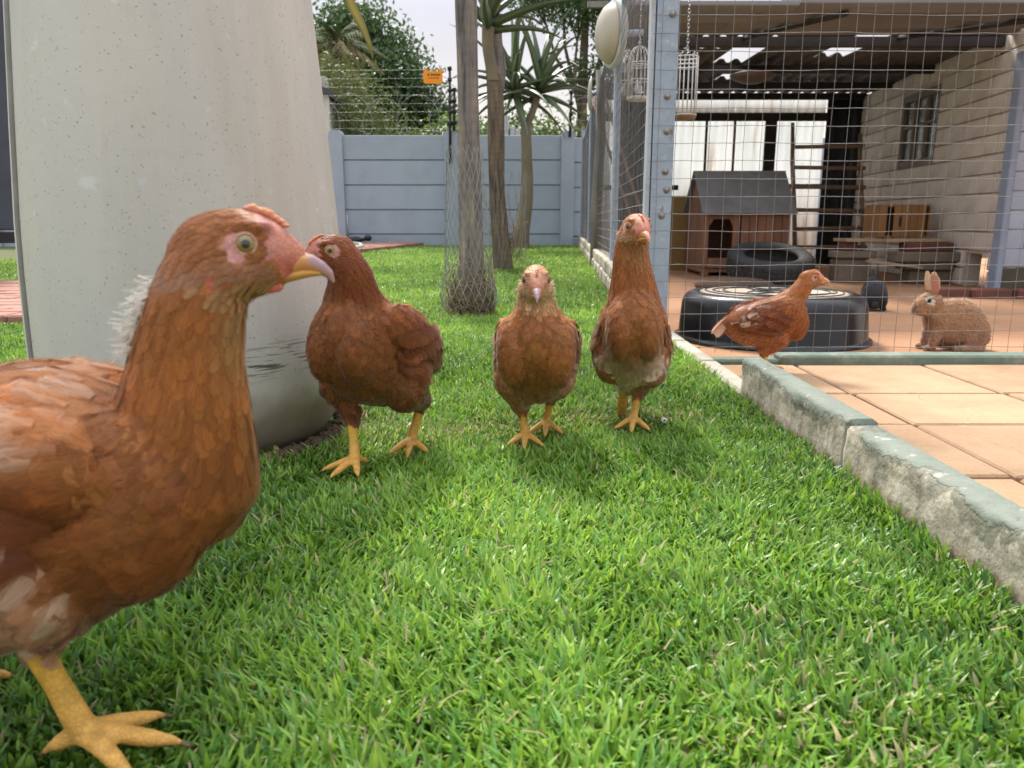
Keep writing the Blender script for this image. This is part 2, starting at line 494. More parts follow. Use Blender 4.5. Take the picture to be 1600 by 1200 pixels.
    for lg in legs:
        hip, knee, hock, ank = [Vector(lg[k]) for k in ('hip', 'knee', 'hock', 'ank')]
        sy = 1 if hip.y > 0 else -1
        parts.append(path_loft([hip, hip.lerp(knee, .5), knee], [.046, .046, .040], [.034, .034, .03]))
        fd = lg.get('feather', .012)
        parts.append(path_loft([knee, knee.lerp(hock, .35), knee.lerp(hock, .7), hock], [.038, .030, .020, fd], [.03, .025, .018, fd]))
        for t in (0, .5, 1): samples.append((hip.lerp(knee, t), .040, Vector((-.5, 0, -.85)), 3))
        for t in (.3, .6, .85): samples.append((knee.lerp(hock, t), .030 - .015 * t, (hock - knee).normalized(), 3))
        parts.append(path_loft([hock, hock.lerp(ank, .15), hock.lerp(ank, .6), ank], [.0095, .0078, .0066, .0078], None, 12))
        for t in (.2, .32, .44, .56, .7, .85, 1): samples.append((hock.lerp(ank, t), .0145, (ank - hock).normalized(), 4))
        ty = lg['toe']; curl = lg.get('curl', 0.0)
        for a, L in ((-40, .043), (-2, .052), (38, .043), (172, .022)):
            L *= lg.get('toes', 1.0)
            if 'fold' in lg: a *= .35
            dr = Vector((math.cos(ty + R(a)), math.sin(ty + R(a)), 0))
            dn = Vector(lg.get('toedown', (0, 0, -1)))
            if 'fold' in lg:      # hanging toes of a lifted foot
                dr = (dr * .45 + dn).normalized() if abs(a) < 100 else (dr * .6 + dn * .5).normalized()
                tp = [ank, ank + dr * L * .4, ank + dr * L * .75, ank + dr * L]
            else:
                z = ank.z
                tp = [ank, ank + dr * L * .4 + Vector((0, 0, -.3 * z + .001)), ank + dr * L * .75 + Vector((0, 0, -.55 * z)), ank + dr * L + Vector((0, 0, -.75 * z))]
            parts.append(path_loft(tp, [.0066, .0056, .0048, .0030], None, 10))
            cl = tp[3] + (tp[3] - tp[2]).normalized() * .010 + Vector((0, 0, -.003))
            parts.append(path_loft([tp[3], cl], [.0026, .0012], None, 8))
            for p in tp[1:] + [cl]: samples.append((p, .010, dr, 4))
            toes_all.append((tp[3], cl))
    me = fuse(parts, voxel, 3)
    me.name = 'chicken'
    V, N, T = mesh_arrays(me)
    SP = np.array([tuple(s[0]) for s in samples]); SR = np.array([s[1] for s in samples]); SF = np.array([tuple(s[2]) for s in samples]); SG = np.array([s[3] for s in samples])
    def classify(P):
        d = np.linalg.norm(P[:, None, :] - SP[None], axis=2) / SR[None]
        reg = SG[d.argmin(1)]
        w = np.exp(-2.2 * (d - d.min(1, keepdims=True)) ** 1 * 2)
        fl = (w[:, :, None] * SF[None]).sum(1)
        return reg, fl / (np.linalg.norm(fl, axis=1, keepdims=True) + 1e-9)
    Hi = np.array(Hm.inverted()); RpI = np.array(Rp.transposed())
    def head_xyz(P): return P @ Hi[:3, :3].T + Hi[:3, 3]
    def torso_xyz(P): return (P - np.array(piv) - np.array([0, 0, lift])) @ RpI.T + np.array(piv)
    NP = np.array([tuple(p) for p in npts])
    def neck_t(P): return np.linalg.norm(P[:, None] - NP[None], axis=2).argmin(1) / 10.0
    def bald(h):
        """1 where the face is bare skin"""
        ey = np.sqrt((h[:, 0] + .001) ** 2 + (h[:, 2] + .001) ** 2) + .0022 * np.sin(h[:, 0] * 900 + h[:, 2] * 500) * np.sin(h[:, 2] * 1100)
        side = np.abs(h[:, 1]) > .006
        front = (h[:, 0] > .013 + .013 * (1 - pal['bare']) - .35 * np.clip(h[:, 2], -.03, .02)) & (h[:, 2] > -.028)
        ear = (np.hypot(h[:, 0] + .0185, (h[:, 2] + .019) * .8) < .0045) & side
        lore = (h[:, 0] > -.010) & (h[:, 2] < .002) & (h[:, 2] > -.010 * pal['bare']) & side
        strip = (h[:, 0] > .004) & (np.abs(h[:, 1]) < .003) & (h[:, 2] > 0) & (pal['bare'] > .7)
        return (((ey < .0098) & side) | front | ear | lore | strip), ey, ear
    # ---- colours of the skin itself
    regV, _ = classify(V); hV = head_xyz(V)
    bl, ey, ear = bald(hV)
    C = np.ones((len(V), 4)); nz = np.array([mnoise.noise(Vector(v) * 160) for v in V]) * .5
    for i in range(len(V)):
        r = regV[i]
        if r == 4:
            zz = V[i, 2]; k = min(1, max(0, (zz - .015) / .05))
            c = lerp3(YEL2, YEL, k); f = 1 + nz[i] * .5
            f *= 1 + .05 * math.sin(zz * 1500)
            c = tuple(x * f for x in c)
        elif r == 2 and bl[i]:
            if ear[i]: c = (.46, .10, .07)
            else:
                kf = sstep(hV[i, 0], .004, .026)
                c = lerp3(pal['mauve'], pal['face'], kf)
                c = lerp3(c, pal['facered'], sstep(hV[i, 0], .010, .02) * sstep(-hV[i, 2], .002, .016) * .8)
                c = lerp3(c, (.36, .08, .06), .45 * sstep(hV[i, 0], .006, .012) * (1 - sstep(hV[i, 0], .012, .018)) * sstep(hV[i, 2], -.006, .002))
                c = tuple(x * (1 + nz[i] * .9) for x in lerp3(c, (.34, .17, .10), sstep(nz[i], .08, .3) * .45))
        elif r == 2: c = tuple(x * .95 for x in pal['head'])
        elif r == 1: c = tuple(x * .9 for x in pal['neck'])
        elif r == 3: c = tuple(x * .9 for x in pal['thigh'])
        else: c = tuple(x * .85 for x in pal['breast'])
        C[i, :3] = c
    for tip, cl in toes_all:
        d = np.linalg.norm(V - np.array(cl), axis=1)
        C[d < .0075, :3] = (.16, .10, .06)
    a = me.color_attributes.new('col', 'FLOAT_COLOR', 'POINT'); a.data.foreach_set('color', np.asarray(C, np.float32).ravel())
    me.materials.clear(); me.materials.append(M_skin)
    me.polygons.foreach_set('use_smooth', np.ones(len(me.polygons), bool))
    body = link_mesh('chicken', me); tag(body, label, 'chicken', 'brown pullets on and beside the lawn')
    bvh = BVHTree.FromPolygons([tuple(v) for v in V], [tuple(t) for t in T])
    # ---- contour feathers
    P, n = scatter(V, N, T, 60000, rg)
    reg, fl = classify(P); hP = head_xyz(P); tP = torso_xyz(P); nt = neck_t(P)
    blP, eyP, _ = bald(hP)
    rad = np.zeros(len(P))
    rad[reg == 0] = .0080; rad[reg == 3] = .0068
    m = reg == 1; rad[m] = .0070 - .0036 * nt[m]
    m = reg == 2; rad[m] = .0029; rad[m & blP] = 0; rad[m & (eyP < .0155) & (np.abs(hP[:, 1]) > .008)] = .0021
    rad[m & (eyP < .0108) & (np.abs(hP[:, 1]) > .008)] = 0
    rad[reg == 4] = 0
    keep = thin_out(P, rad)
    items = []
    for i in keep:
        p, nn, d = P[i], n[i], fl[i].copy()
        d = d - nn * d.dot(nn); ln = np.linalg.norm(d)
        if ln < .15: d = np.array([0, 0, -1.]) - nn * (-nn[2]); ln = np.linalg.norm(d)
        d /= ln + 1e-9
        ja = rg.normal(0, .16); d = d * math.cos(ja) + np.cross(nn, d) * math.sin(ja)
        r = reg[i]; x, y, z = tP[i]; v = rg.random(); off = .00015 + rg.random() * .00025; lf = .00045 * pal['scal'] + .0002; curl = 0
        if r == 0:
            fr = sstep(x, .03, .10); up = nn[2]
            c = lerp3(pal['back'], pal['breast'], max(fr, sstep(-up, -.5, .1)))
            wz = sstep(.045 - abs(x + .015), -.02, .03) * sstep(z, .135, .15) * (1 - sstep(z, .195, .215)) * sstep(abs(y), .03, .045)
            c = lerp3(c, pal['wing'], wz * .85)
            bz = sstep(-x + pal.get('bfront', 0), -.075, .03) * sstep(.135 - z, -.005, .035)
            c = lerp3(c, pal['belly'], bz)
            L, W = .026, .0185
            if z < .12: L, W, lf = .032, .018, .0014
            if fr > .5: L, W = .022, .017
            wp = pal['white'] * (.0 + .8 * wz + 1.1 * sstep(z, pal.get('wzz', .185), pal.get('wzz', .185) + .02)) * (1 - fr * .5) * (x < pal.get('wx', .02))
        elif r == 1:
            t = nt[i]
            c = lerp3(pal['breast'], pal['neck'], sstep(t, .2, .5)); c = lerp3(c, pal['head'], sstep(t, .65, 1))
            c = lerp3(c, pal['throat'], sstep(t, .45, .9) * sstep(d.dot(np.array([0, 0, -1])) * 0 + (HR.normalized().transposed() @ Vector(nn)).x, .2, .8))
            L, W = .030 - .017 * t, .0125 - .0068 * t; wp = 0; lf = .0004
        elif r == 2:
            h = hP[i]
            c = lerp3(pal['head'], pal['cheek'], sstep(-h[2], .004, .018)); L, W, lf = .0085, .0040, .0003; off = .0001; wp = 0
            if h[2] < -.02: c = lerp3(c, pal['throat'], .8); L = .010; lf = .0016
        else:
            c = pal['thigh']; zz = sstep(p[2], .06, .12); c = lerp3(c, pal['breast'], zz * .5); L, W, lf = .023, .013, .0012; wp = pal['white'] * .3
            if rg.random() < pal.get('thighwhite', 0): c = pal['cream']
        k = math.exp(rg.normal(0, .05 + .07 * pal['scal']) + .15 * mnoise.noise(Vector(p) * 38) + .12 * mnoise.noise(Vector(p) * 85 + Vector((5, 0, 0)))); hue = rg.normal(0, .035)
        c = (c[0] * k, c[1] * k * (1 + hue), c[2] * k * (1 + hue * 1.5))
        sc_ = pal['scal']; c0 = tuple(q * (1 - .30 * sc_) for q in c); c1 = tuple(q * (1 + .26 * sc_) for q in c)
        if rg.random() < wp:
            c1 = pal['cream']; c0 = lerp3(c, pal['cream'], .15); c1 = lerp3(c, pal['cream'], .55 + .4 * rg.random()); W *= .85; L *= 1.25; off += .0007
        L *= .85 + .3 * rg.random(); W *= .85 + .3 * rg.random()
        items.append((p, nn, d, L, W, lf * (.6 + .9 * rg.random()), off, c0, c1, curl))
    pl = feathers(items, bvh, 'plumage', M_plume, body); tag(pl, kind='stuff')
    # wisps of down
    if pal.get('wisps'):
        its = []
        for (rgn, cnt, LL, colr, cond) in pal['wisps']:
            idx = np.where(reg == rgn)[0]
            idx = [j for j in idx if cond(P[j], n[j], nt[j], hP[j], tP[j])]
            if len(idx) == 0: continue
            for j in rg.choice(idx, cnt):
                d = fl[j] * .5 + n[j] * (.5 + .5 * rg.random()) + rg.normal(0, .25, 3); d /= np.linalg.norm(d)
                its.append((P[j], n[j], d, LL * (.6 + .8 * rg.random()), .0011, 0, 0, colr, colr, .5 * LL * rg.random()))
        if its: tag(feathers(its, None, 'down', M_plume, body), kind='stuff')
    # flight feathers
    for s in (-1, 1):
        its = []
        for row, (n_, x0, dx, z0, dz, L, W, of, tn) in enumerate(((10, .030, -.0115, .126, .0058, .078, .019, .0030, .0), (9, .046, -.0115, .146, .0050, .046, .019, .0058, .1), (8, .055, -.0115, .165, .0040, .034, .018, .0075, .15))):
            for k in range(n_):
                p = TP(x0 + dx * k, s * .075 * fat, z0 + dz * k)
                loc_, nr_, _, _ = bvh.find_nearest(p)
                if nr_.y * s < .1: nr_ = Vector((0, s, .2)).normalized()
                d = TD(-1, 0, -.16 + .012 * k - tn * .3 + rg.normal(0, .04)); d = (d - nr_ * d.dot(nr_)).normalized()
                kk = math.exp(rg.normal(0, .14)); c = tuple(q * kk for q in lerp3(pal['wing'], pal['breast'], .25 + .3 * rg.random()))
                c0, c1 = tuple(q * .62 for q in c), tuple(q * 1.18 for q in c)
                if rg.random() < pal['white'] * pal.get('wingwhite', 2.2): c1 = pal['cream']; c0 = lerp3(c, pal['cream'], .3)
                its.append((loc_, nr_, d, L * (.9 + .2 * rg.random()), W, .003, of * pal.get('wingoff', 1) + .0003 * k, c0, c1, 0))
        w_ = feathers(its, bvh, 'wing', M_plume, body)
    if tail:
        its = []
        for k in range(9):
            u = (k - 4) / 4; b_ = TP(-.112, u * .012, .156 + .008 * (1 - abs(u)))
            d = TD(-.75, u * .28, -.55 - .25 * abs(u)); nr_ = Vector((u * .9, 0, 0)) ; nr_ = (TD(-.5, 0, .8) + Vector((0, u * 1.3, 0))).normalized()
            kk = math.exp(rg.normal(0, .15)); c = tuple(q * kk for q in lerp3(pal['breast'], pal['tailc'], .3 + .5 * rg.random()))
            its.append((b_, nr_, d, .062, .02, 0, .001 * k, tuple(q * .75 for q in c), pal['tailc'], .012))
        feathers(its, None, 'tail', M_plume, body)
    # ---- beak
    bp = []
    for pts in (((.010, -.0185, .0032, .0120), (.017, -.0168, .0052, .0112), (.0245, -.0140, .0068, .0090), (.031, -.0126, .0070, .0070), (.0375, -.0142, .0058, .0054), (.0435, -.0172, .0044, .0038), (.048, -.0210, .0030, .0025), (.0502, -.0265, .0010, .0010)),
                ((.014, -.0215, .0050, .0095), (.025, -.0200, .0042, .0078), (.035, -.0192, .0030, .0054), (.042, -.0198, .0019, .0034), (.0455, -.0208, .0008, .0012))):
        rs = []
        for j, (x, z, h_, w_) in enumerate(pts):
            tx = pts[min(j + 1, len(pts) - 1)]; tb = pts[max(j - 1, 0)]
            tt = Vector((tx[0] - tb[0], 0, tx[1] - tb[1])).normalized(); up = Vector((-tt.z, 0, tt.x))
            rs.append([Hm @ q for q in ring(Vector((x, 0, z)), Vector((0, 1, 0)), up, w_, h_, 16, 2.0)])
        bp.append(loft(rs))
    bm_ = fuse([bp[0]], .0007, 2), fuse([bp[1]], .0007, 2)
    def colored(me_, name, fn, mat):
        V_, N_, T_ = mesh_arrays(me_); h_ = head_xyz(V_)
        C_ = np.array([(*fn(q), 1) for q in h_], np.float32)
        a_ = me_.color_attributes.new('col', 'FLOAT_COLOR', 'POINT'); a_.data.foreach_set('color', C_.ravel())
        me_.materials.clear(); me_.materials.append(mat); me_.name = name
        me_.polygons.foreach_set('use_smooth', np.ones(len(me_.polygons), bool))
        return link_mesh(name, me_, body)
    def beak_c(q):
        ridge = sstep(q[2] - (-.0105 - .72 * (q[0] - .031)), -.002, .0035) * sstep(q[0], .030, .038)
        c = lerp3((.50, .23, .075), pal['beaktip'], max(ridge, sstep(q[0], .040, .0475) * .8))
        c = lerp3(c, pal['face'], (1 - sstep(q[0] - (q[2] + .012) * .8, .018, .030)) * sstep(q[2], -.0165, -.011) * .95)
        nos = math.hypot((q[0] - .0335) / .0035, (q[2] + .0075) / .0015)
        if abs(q[1]) > .0035 and nos < 1.9: c = lerp3((.62, .33, .10), (.12, .06, .03), 1.0 if nos < .6 else 0)
        return c
    colored(bm_[0], 'upper_beak', beak_c, M_horn)
    colored(bm_[1], 'lower_beak', lambda q: lerp3(pal['facered'], (.52, .27, .06), sstep(q[0], .016, .028)), M_horn)
    # ---- comb and wattles
    cb = []
    for j in range(11):
        t = j / 10; x = .004 + .029 * t; z = .0188 - .0012 * t - .0185 * t * t
        hgt = pal['comb'] * (.0027 + .0006 * math.sin(j * 2.1)) * (1 - .45 * t) * math.sin(PI * min(1, .22 + t)) ** .5
        cb.append(blob(H(x, 0, z + hgt * .45), (.0030, .0026, hgt), HR.normalized(), 10, 8))
    colored(fuse(cb, .0007, 2), 'comb', lambda q: lerp3(pal['face'], (.72, .27, .13), sstep(q[2] - (.0188 - .64 * max(0, q[0] - .004)), .0, .007)), M_skin)
    for s in (-1, 1):
        colored(fuse([blob(H(.0130, s * .0070, -.0265), (.0066, .0016, .0030), HR.normalized(), 10, 8)], .0007, 2), 'wattle', lambda q: lerp3(pal['facered'], (.60, .18, .12), .5), M_skin)
    # ---- eyes
    for s in (-1, 1):
        Vv, Ff, Cc = [], [], []
        A = HR.normalized(); ax = (A @ Vector((pal.get('eyefwd', .16), s, .02))).normalized(); c0 = H(pal.get('eyefwd', .16) * .012 - .002, s * (.0138 - .0012 * pal.get('eyefwd', .16)), 0)
        u = ax.orthogonal().normalized(); w = ax.cross(u); r = .0080 * head_s; nn_ = 28
        ths = [0.5, 8, 15, 18, 20, 27, 36, 42, 46, 50, 60, 80, 110]
        for th in ths:
            for k in range(nn_):
                a_ = 2 * PI * k / nn_
                Vv.append(c0 + (ax * math.cos(R(th)) + (u * math.cos(a_) + w * math.sin(a_)) * math.sin(R(th))) * r)
                if th <= 18: q = (.004, .004, .004)
                elif th <= 42: q = lerp3(pal['iris'], tuple(x * .55 for x in pal['iris']), (th - 20) / 22 * (.6 + .4 * math.sin(a_ * 9)))
                elif th <= 46: q = (.05, .04, .02)
                else: q = (.02, .012, .01)
                Cc.append((*q, 1))
        m_ = len(ths)
        Ff = [(i * nn_ + k, i * nn_ + (k + 1) % nn_, (i + 1) * nn_ + (k + 1) % nn_, (i + 1) * nn_ + k) for i in range(m_ - 1) for k in range(nn_)]
        ca = np.array([tuple(range(nn_))])
        em = np_mesh('eye', np.array([tuple(v) for v in Vv]), [np.array(Ff), ca], M_eye, np.array(Cc))
        eo = link_mesh('eye', em, body)
        tv, tf, tc = [], [], []
        for k in range(nn_):
            a_ = 2 * PI * k / nn_
            for q_ in range(8):
                b_ = 2 * PI * q_ / 8; rr = math.sin(R(47)) * r + .0011 * math.cos(b_) * head_s
                tv.append(c0 + (u * math.cos(a_) + w * math.sin(a_)) * rr + ax * (math.cos(R(47)) * r + .0011 * head_s * math.sin(b_)))
                tc.append((*lerp3(pal['mauve'], (.45, .30, .12), .45), 1))
        tf = [(k * 8 + q_, k * 8 + (q_ + 1) % 8, ((k + 1) % nn_) * 8 + (q_ + 1) % 8, ((k + 1) % nn_) * 8 + q_) for k in range(nn_) for q_ in range(8)]
        lm = np_mesh('eyelid', np.array([tuple(v) for v in tv]), [np.array(tf)], M_skin, np.array(tc))
        link_mesh('eyelid', lm, eo)
    body.location = loc; body.rotation_euler = (0, 0, yaw); body.scale = (S, S, S)
    return body

BASE = dict(head=(.34, .125, .040), neck=(.33, .112, .030), back=(.36, .125, .036), breast=(.27, .092, .023), wing=(.155, .042, .018), belly=(.46, .25, .15), thigh=(.31, .115, .045),
            cheek=(.38, .20, .12), throat=(.42, .24, .11), white=.06, cream=(.72, .55, .43), tailc=(.50, .26, .14), mauve=(.50, .24, .23), face=(.50, .20, .14), facered=(.42, .085, .065),
            beaktip=(.34, .22, .25), iris=(.23, .165, .04), bare=1.0, comb=1.0, scal=.72)
def P_(**k): d = dict(BASE); d.update(k); return d

def leg(side, hock, ank, toe, hip=None, knee=None, **k):
    y = side * .034
    d = dict(hip=hip or (-.012, y, .135), knee=knee or (.022, side * .040, .105), hock=hock, ank=ank, toe=toe); d.update(k); return d
# ------------------------------------------------------------------ ground and paving
M_soil = simple('soil', (.085, .085, .034), (.050, .085, .022), 14, .95, .5, .01, dirt=(.16, .10, .055), dirt_amt=.5)
M_sand = simple('pen_floor', (.44, .245, .135), (.36, .185, .10), 3.5, .95, .35, .006, dirt=(.24, .12, .065), dirt_amt=.55)
def mat_slab():
    t = NT('paving_slab'); t.set(.88, 0, .3); v = t.coord(); g = t.coord((1, 1, 1), 'Object')
    geo = t.n('ShaderNodeNewGeometry'); w = geo.outputs['Position']
    c = t.ramp(t.noise(5, w, 7, .6), [(.3, (.455, .305, .185)), (.7, (.355, .222, .13))])
    c = t.mix(t.math('MULTIPLY', t.step(t.noise(2.2, w, 8, .7), .50, .66), .55), c, (.25, .15, .09))
    c = t.mix(t.math('MULTIPLY', t.step(t.noise(120, w, 3), .60, .70), .45), c, (.20, .12, .075))
    c = t.mix(t.math('MULTIPLY', t.step(t.noise(17, w, 8, .75), .60, .72), .5), c, (.58, .45, .33))
    vo = t.n('ShaderNodeTexVoronoi', feature='DISTANCE_TO_EDGE'); vo.inputs['Scale'].default_value = 3.2
    dn = t.n('ShaderNodeVectorMath', operation='ADD'); nn = t.n('ShaderNodeTexNoise'); nn.inputs['Scale'].default_value = 6; t.l(w, nn.inputs['Vector'])
    sc = t.n('ShaderNodeVectorMath', operation='SCALE'); sc.inputs['Scale'].default_value = .25; t.l(nn.outputs['Color'], sc.inputs[0]); t.l(w, dn.inputs[0]); t.l(sc.outputs[0], dn.inputs[1]); t.l(dn.outputs[0], vo.inputs['Vector'])
    crk = t.math('MULTIPLY', t.math('SUBTRACT', 1.0, t.step(vo.outputs['Distance'], .002, .006)), t.step(t.noise(1.7, w, 3), .52, .60))
    c = t.mix(t.math('MULTIPLY', crk, .6), c, (.17, .10, .06))
    oi = t.n('ShaderNodeObjectInfo'); k = t.math('ADD', t.math('MULTIPLY', oi.outputs['Random'], .22), .89)
    hv = t.n('ShaderNodeHueSaturation'); t.l(c, hv.inputs['Color']); t.l(k, hv.inputs['Value']); t.color(hv.outputs[0])
    t.bump(t.math('ADD', t.noise(45, w, 6), t.math('MULTIPLY', t.noise(160, w, 4), .4)), .45, .003); return t.m
M_slab = mat_slab()
M_joint = simple('joint_sand', (.20, .12, .07), (.14, .085, .05), 20, .95)
M_brickpave = simple('brick_paver', (.33, .17, .13), (.26, .125, .095), 12, .9, .3, .003, dirt=(.40, .27, .22), dirt_amt=.5, per_object=.25)

LX = 0.425                                   # right edge of the lawn along the kerb
def pen_x(y): return 0.43 + 0.062 * (y - 2.35)   # the side of the pen
def block_x(y): return 0.372 + 0.063 * (y - 2.35)   # outer face of the edging blocks
def struct(name, mb, mat): return tag(mb.build(name, mat), kind='structure')
b = MB(); b.prism([(-40, -12), (.47, -12), (.47, 2.3), (pen_x(2.3), 2.3), (pen_x(10.3), 10.3), (9.0, 10.3), (60, 10.3), (60, 120), (-60, 120), (-40, 10)], -.012, -.6, 'z'); struct('lawn_ground', b, M_soil)
b = MB(); b.prism([(.47, -12), (40, -12), (40, 10.3), (9.0, 10.3), (pen_x(10.3), 10.3), (pen_x(2.3), 2.3), (.47, 2.3)], -.124, -.6, 'z')
pat_base = struct('patio_base', b, M_joint)
b = MB()
nx_, ny_ = 60, 70
X_ = np.linspace(0, 1, nx_); Y_ = np.linspace(2.28, 9.0, ny_)
vs = []
for j, yy in enumerate(Y_):
    for i, uu in enumerate(X_):
        x0 = pen_x(yy) + .01; xx = x0 + (6.5 - x0) * uu
        vs.append((xx, yy, -.100 + .007 * mnoise.noise(Vector((xx * 2.5, yy * 2.5, 0))) + .003 * mnoise.noise(Vector((xx * 11, yy * 11, 3)))))
fs = [(j * nx_ + i, j * nx_ + i + 1, (j + 1) * nx_ + i + 1, (j + 1) * nx_ + i) for j in range(ny_ - 1) for i in range(nx_ - 1)]
b.add(vs, fs, True); struct('pen_floor', b, M_sand)

patio = empty('patio', (0, 0, 0)); tag(patio, kind='structure')
sl = .405
_cache = {}
for r, y0 in enumerate((1.862, 1.565, 1.225, .82, .415, .01, -.395)):
    y1 = (2.255, 1.862, 1.565, 1.225, .82, .415, .01)[r]
    off = (.842, .846, .844, .84, .85, .842, .845)[r]
    for c in range(-1, 10):
        xa, xb = off + sl * c * .93, off + sl * (c + 1) * .93
        xa = max(xa, .474)
        if xb - xa < .05: continue
        g = .005
        bb = MB().chamfer(((xa + xb) / 2, (y0 + y1) / 2, -.112 + random.uniform(-.0015, .0015)), (xb - xa - 2 * g, y1 - y0 - 2 * g, .026), .004)
        bb.build('paving_slab', M_slab, patio)

# brick path by the back wall and left of the column
def brick_path(label_name, poly_fn, x0, x1, y0, y1, z, base_poly, bl=.21, bw=.105, limit=150):
    root = empty(label_name, (0, 0, z)); tag(root, kind='structure')
    MB().prism(base_poly, -.06, -.010, 'z').build('bedding', M_joint, root)
    meshes = [MB().chamfer((0, 0, 0), (bl - .008, bw - .008, .05), .006).mesh('brick', M_brickpave) for _ in range(1)]
    rows = int((y1 - y0) / bw); n = 0
    for r in range(rows):
        y = y0 + bw * (r + .5)
        for c in range(int((x1 - x0) / bl) + 1):
            x = x0 + bl * (c + .5 * (r % 2))
            if x + bl / 2 > x1 or not poly_fn(x, y) or n >= limit: continue
            o = link_mesh('brick', meshes[0], root, (x, y, -.008 + random.uniform(-.003, .003))); o.rotation_euler = (0, 0, random.uniform(-.01, .01)); n += 1
    return root
def path_edge(y): return -1.17 - .165 * (10.2 - y)
brick_path('back_path', lambda x, y: x < path_edge(y) - .09, -2.9, -1.1, 6.4, 10.2, .03, [(-2.9, 6.4), (path_edge(6.4), 6.4), (path_edge(10.2), 10.2), (-2.9, 10.2)], limit=290)
bk = empty('path_kerb', (path_edge(8.3), 8.3, 0), 'thin grey kerb along the slanting edge of the back brick path', 'kerb')
for k in range(5):
    ya, yb = 6.4 + .76 * k, 6.4 + .76 * (k + 1) - .01; c = (ya + yb) / 2
    MB().chamfer((0, 0, 0), (.045, yb - ya, .09), .008, Matrix.Rotation(-math.atan(.165), 3, 'Z')).build('kerb_section', M_brickpave, bk, (path_edge(c) - path_edge(8.3), c - 8.3, .0))
brick_path('side_path', lambda x, y: True, -3.6, -1.32, 2.42, 3.9, .012, [(-3.6, 2.42), (-1.32, 2.42), (-1.32, 3.9), (-3.6, 3.9)], limit=200)

# ------------------------------------------------------------------ kerbs
def mat_kerb():
    t = NT('painted_kerb'); t.set(.75, 0, .4)
    v = t.coord()
    sep = t.n('ShaderNodeSeparateXYZ'); t.l(v, sep.inputs[0])
    n1 = t.noise(22, v, 8, .65); n2 = t.noise(70, v, 6, .6); n3 = t.noise(6, v, 5)
    conc = t.ramp(n2, [(.3, (.48, .44, .36)), (.7, (.35, .31, .24))])
    conc = t.mix(t.math('MULTIPLY', t.step(n1, .5, .66), .7), conc, (.60, .565, .47))
    conc = t.mix(t.math('MULTIPLY', t.step(t.noise(35, t.coord((1, 1, .25)), 5), .5, .7), .6), conc, (.10, .095, .075))
    # red soil splash at the foot
    foot = t.math('ADD', t.math('MULTIPLY', sep.outputs['Z'], -34), t.math('MULTIPLY', n3, 1.5))
    conc = t.mix(t.math('MULTIPLY', t.step(foot, .05, .7), .75), conc, (.17, .075, .035))
    paint = t.ramp(n2, [(.25, (.185, .215, .175)), (.75, (.14, .165, .135))])
    paint = t.mix(t.math('MULTIPLY', t.step(n3, .5, .7), .4), paint, (.235, .25, .21))
    h = t.math('ADD', t.math('MULTIPLY', sep.outputs['Z'], 55), t.math('MULTIPLY', t.math('SUBTRACT', n1, .5), 3.4))
    h = t.math('ADD', h, t.math('MULTIPLY', t.math('SUBTRACT', n3, .5), 2.8))
    k = t.step(t.math('SUBTRACT', h, 2.98), .38, .55)
    dark = t.mix(t.math('MULTIPLY', t.step(t.math('SUBTRACT', t.math('ADD', h, t.math('MULTIPLY', t.noise(11, v, 7, .7), 2.2)), 3.35),   .46, .72), .70), conc, (.115, .125, .09))
    c = t.mix(k, dark, paint)
    c = t.mix(t.math('MULTIPLY', t.step(t.noise(48, v, 4), .63, .70), .85), c, (.46, .43, .35))
    t.color(c)
    t.bump(t.math('ADD', t.math('MULTIPLY', n2, .6), t.math('ADD', n1, t.math('MULTIPLY', k, .35))), .7, .006)
    return t.m
M_kerb = mat_kerb()
def kerb_section(y0, y1, w, h, seed, parent):
    """a cast strip with a lumpy front face and chipped upper edge"""
    ny = int((y1 - y0) / .006); prof_n = 14
    vs, fs = [], []
    for j in range(ny + 1):
        y = y0 + (y1 - y0) * j / ny
        e = .0035 * mnoise.noise(Vector((y * 14, seed, 0))) + .0022 * mnoise.noise(Vector((y * 45, seed, 5)))
        chip = max(0, mnoise.noise(Vector((y * 16, seed, 9))) - .12) * .022
        pr = []
        for k in range(9):
            t = k / 8; z = -.05 + (h + .05 - .006 - chip * .6) * t
            x = .0035 * mnoise.noise(Vector((y * 30, z * 40, seed))) + .0018 * mnoise.noise(Vector((y * 90, z * 110, seed))) - .006 * (1 - t) * (.5 + mnoise.noise(Vector((y * 6, 0, seed))))
            pr.append((x, z))
        pr.append((.004 + e * .5 + chip * .6, h - .001 - chip * .35)); pr.append((.011 + chip, h + .0008 * mnoise.noise(Vector((y * 60, 1, seed)))))
        pr.append((w - .007, h + .0008 * mnoise.noise(Vector((y * 50, 2, seed))))); pr.append((w - .001 + e * .5, h - .005)); pr.append((w, -.16)); pr.append((0.0, -.16))
        m = len(pr); vs += [(a, y, c) for a, c in pr]
    fs = [(j * m + k, j * m + (k + 1) % m, (j + 1) * m + (k + 1) % m, (j + 1) * m + k) for j in range(ny) for k in range(m)]
    fs += [tuple(range(m)), tuple(reversed([ny * m + k for k in range(m)]))]
    o = MB().add(vs, fs, True).build('kerb_section', M_kerb, parent); return o
kerb = empty('kerb', (LX, .95, 0), 'low concrete kerb with flaking green paint along the lawn edge', 'kerb')
for y0, y1, w, h, sd in ((-.50, .9405, .043, .067, 3.1), (.9435, 1.39, .040, .074, 7.7)):
    kerb_section(y0 - .95, y1 - .95, w, h, sd, kerb)
M_conc = simple('weathered_concrete', (.42, .39, .32), (.30, .275, .22), 10, .9, .4, .004, dirt=(.16, .14, .10), dirt_amt=.5)
es = empty('edging_strip', (.447, 1.85, 0), 'flat pale concrete strip between the lawn and the pen corner', 'edging')
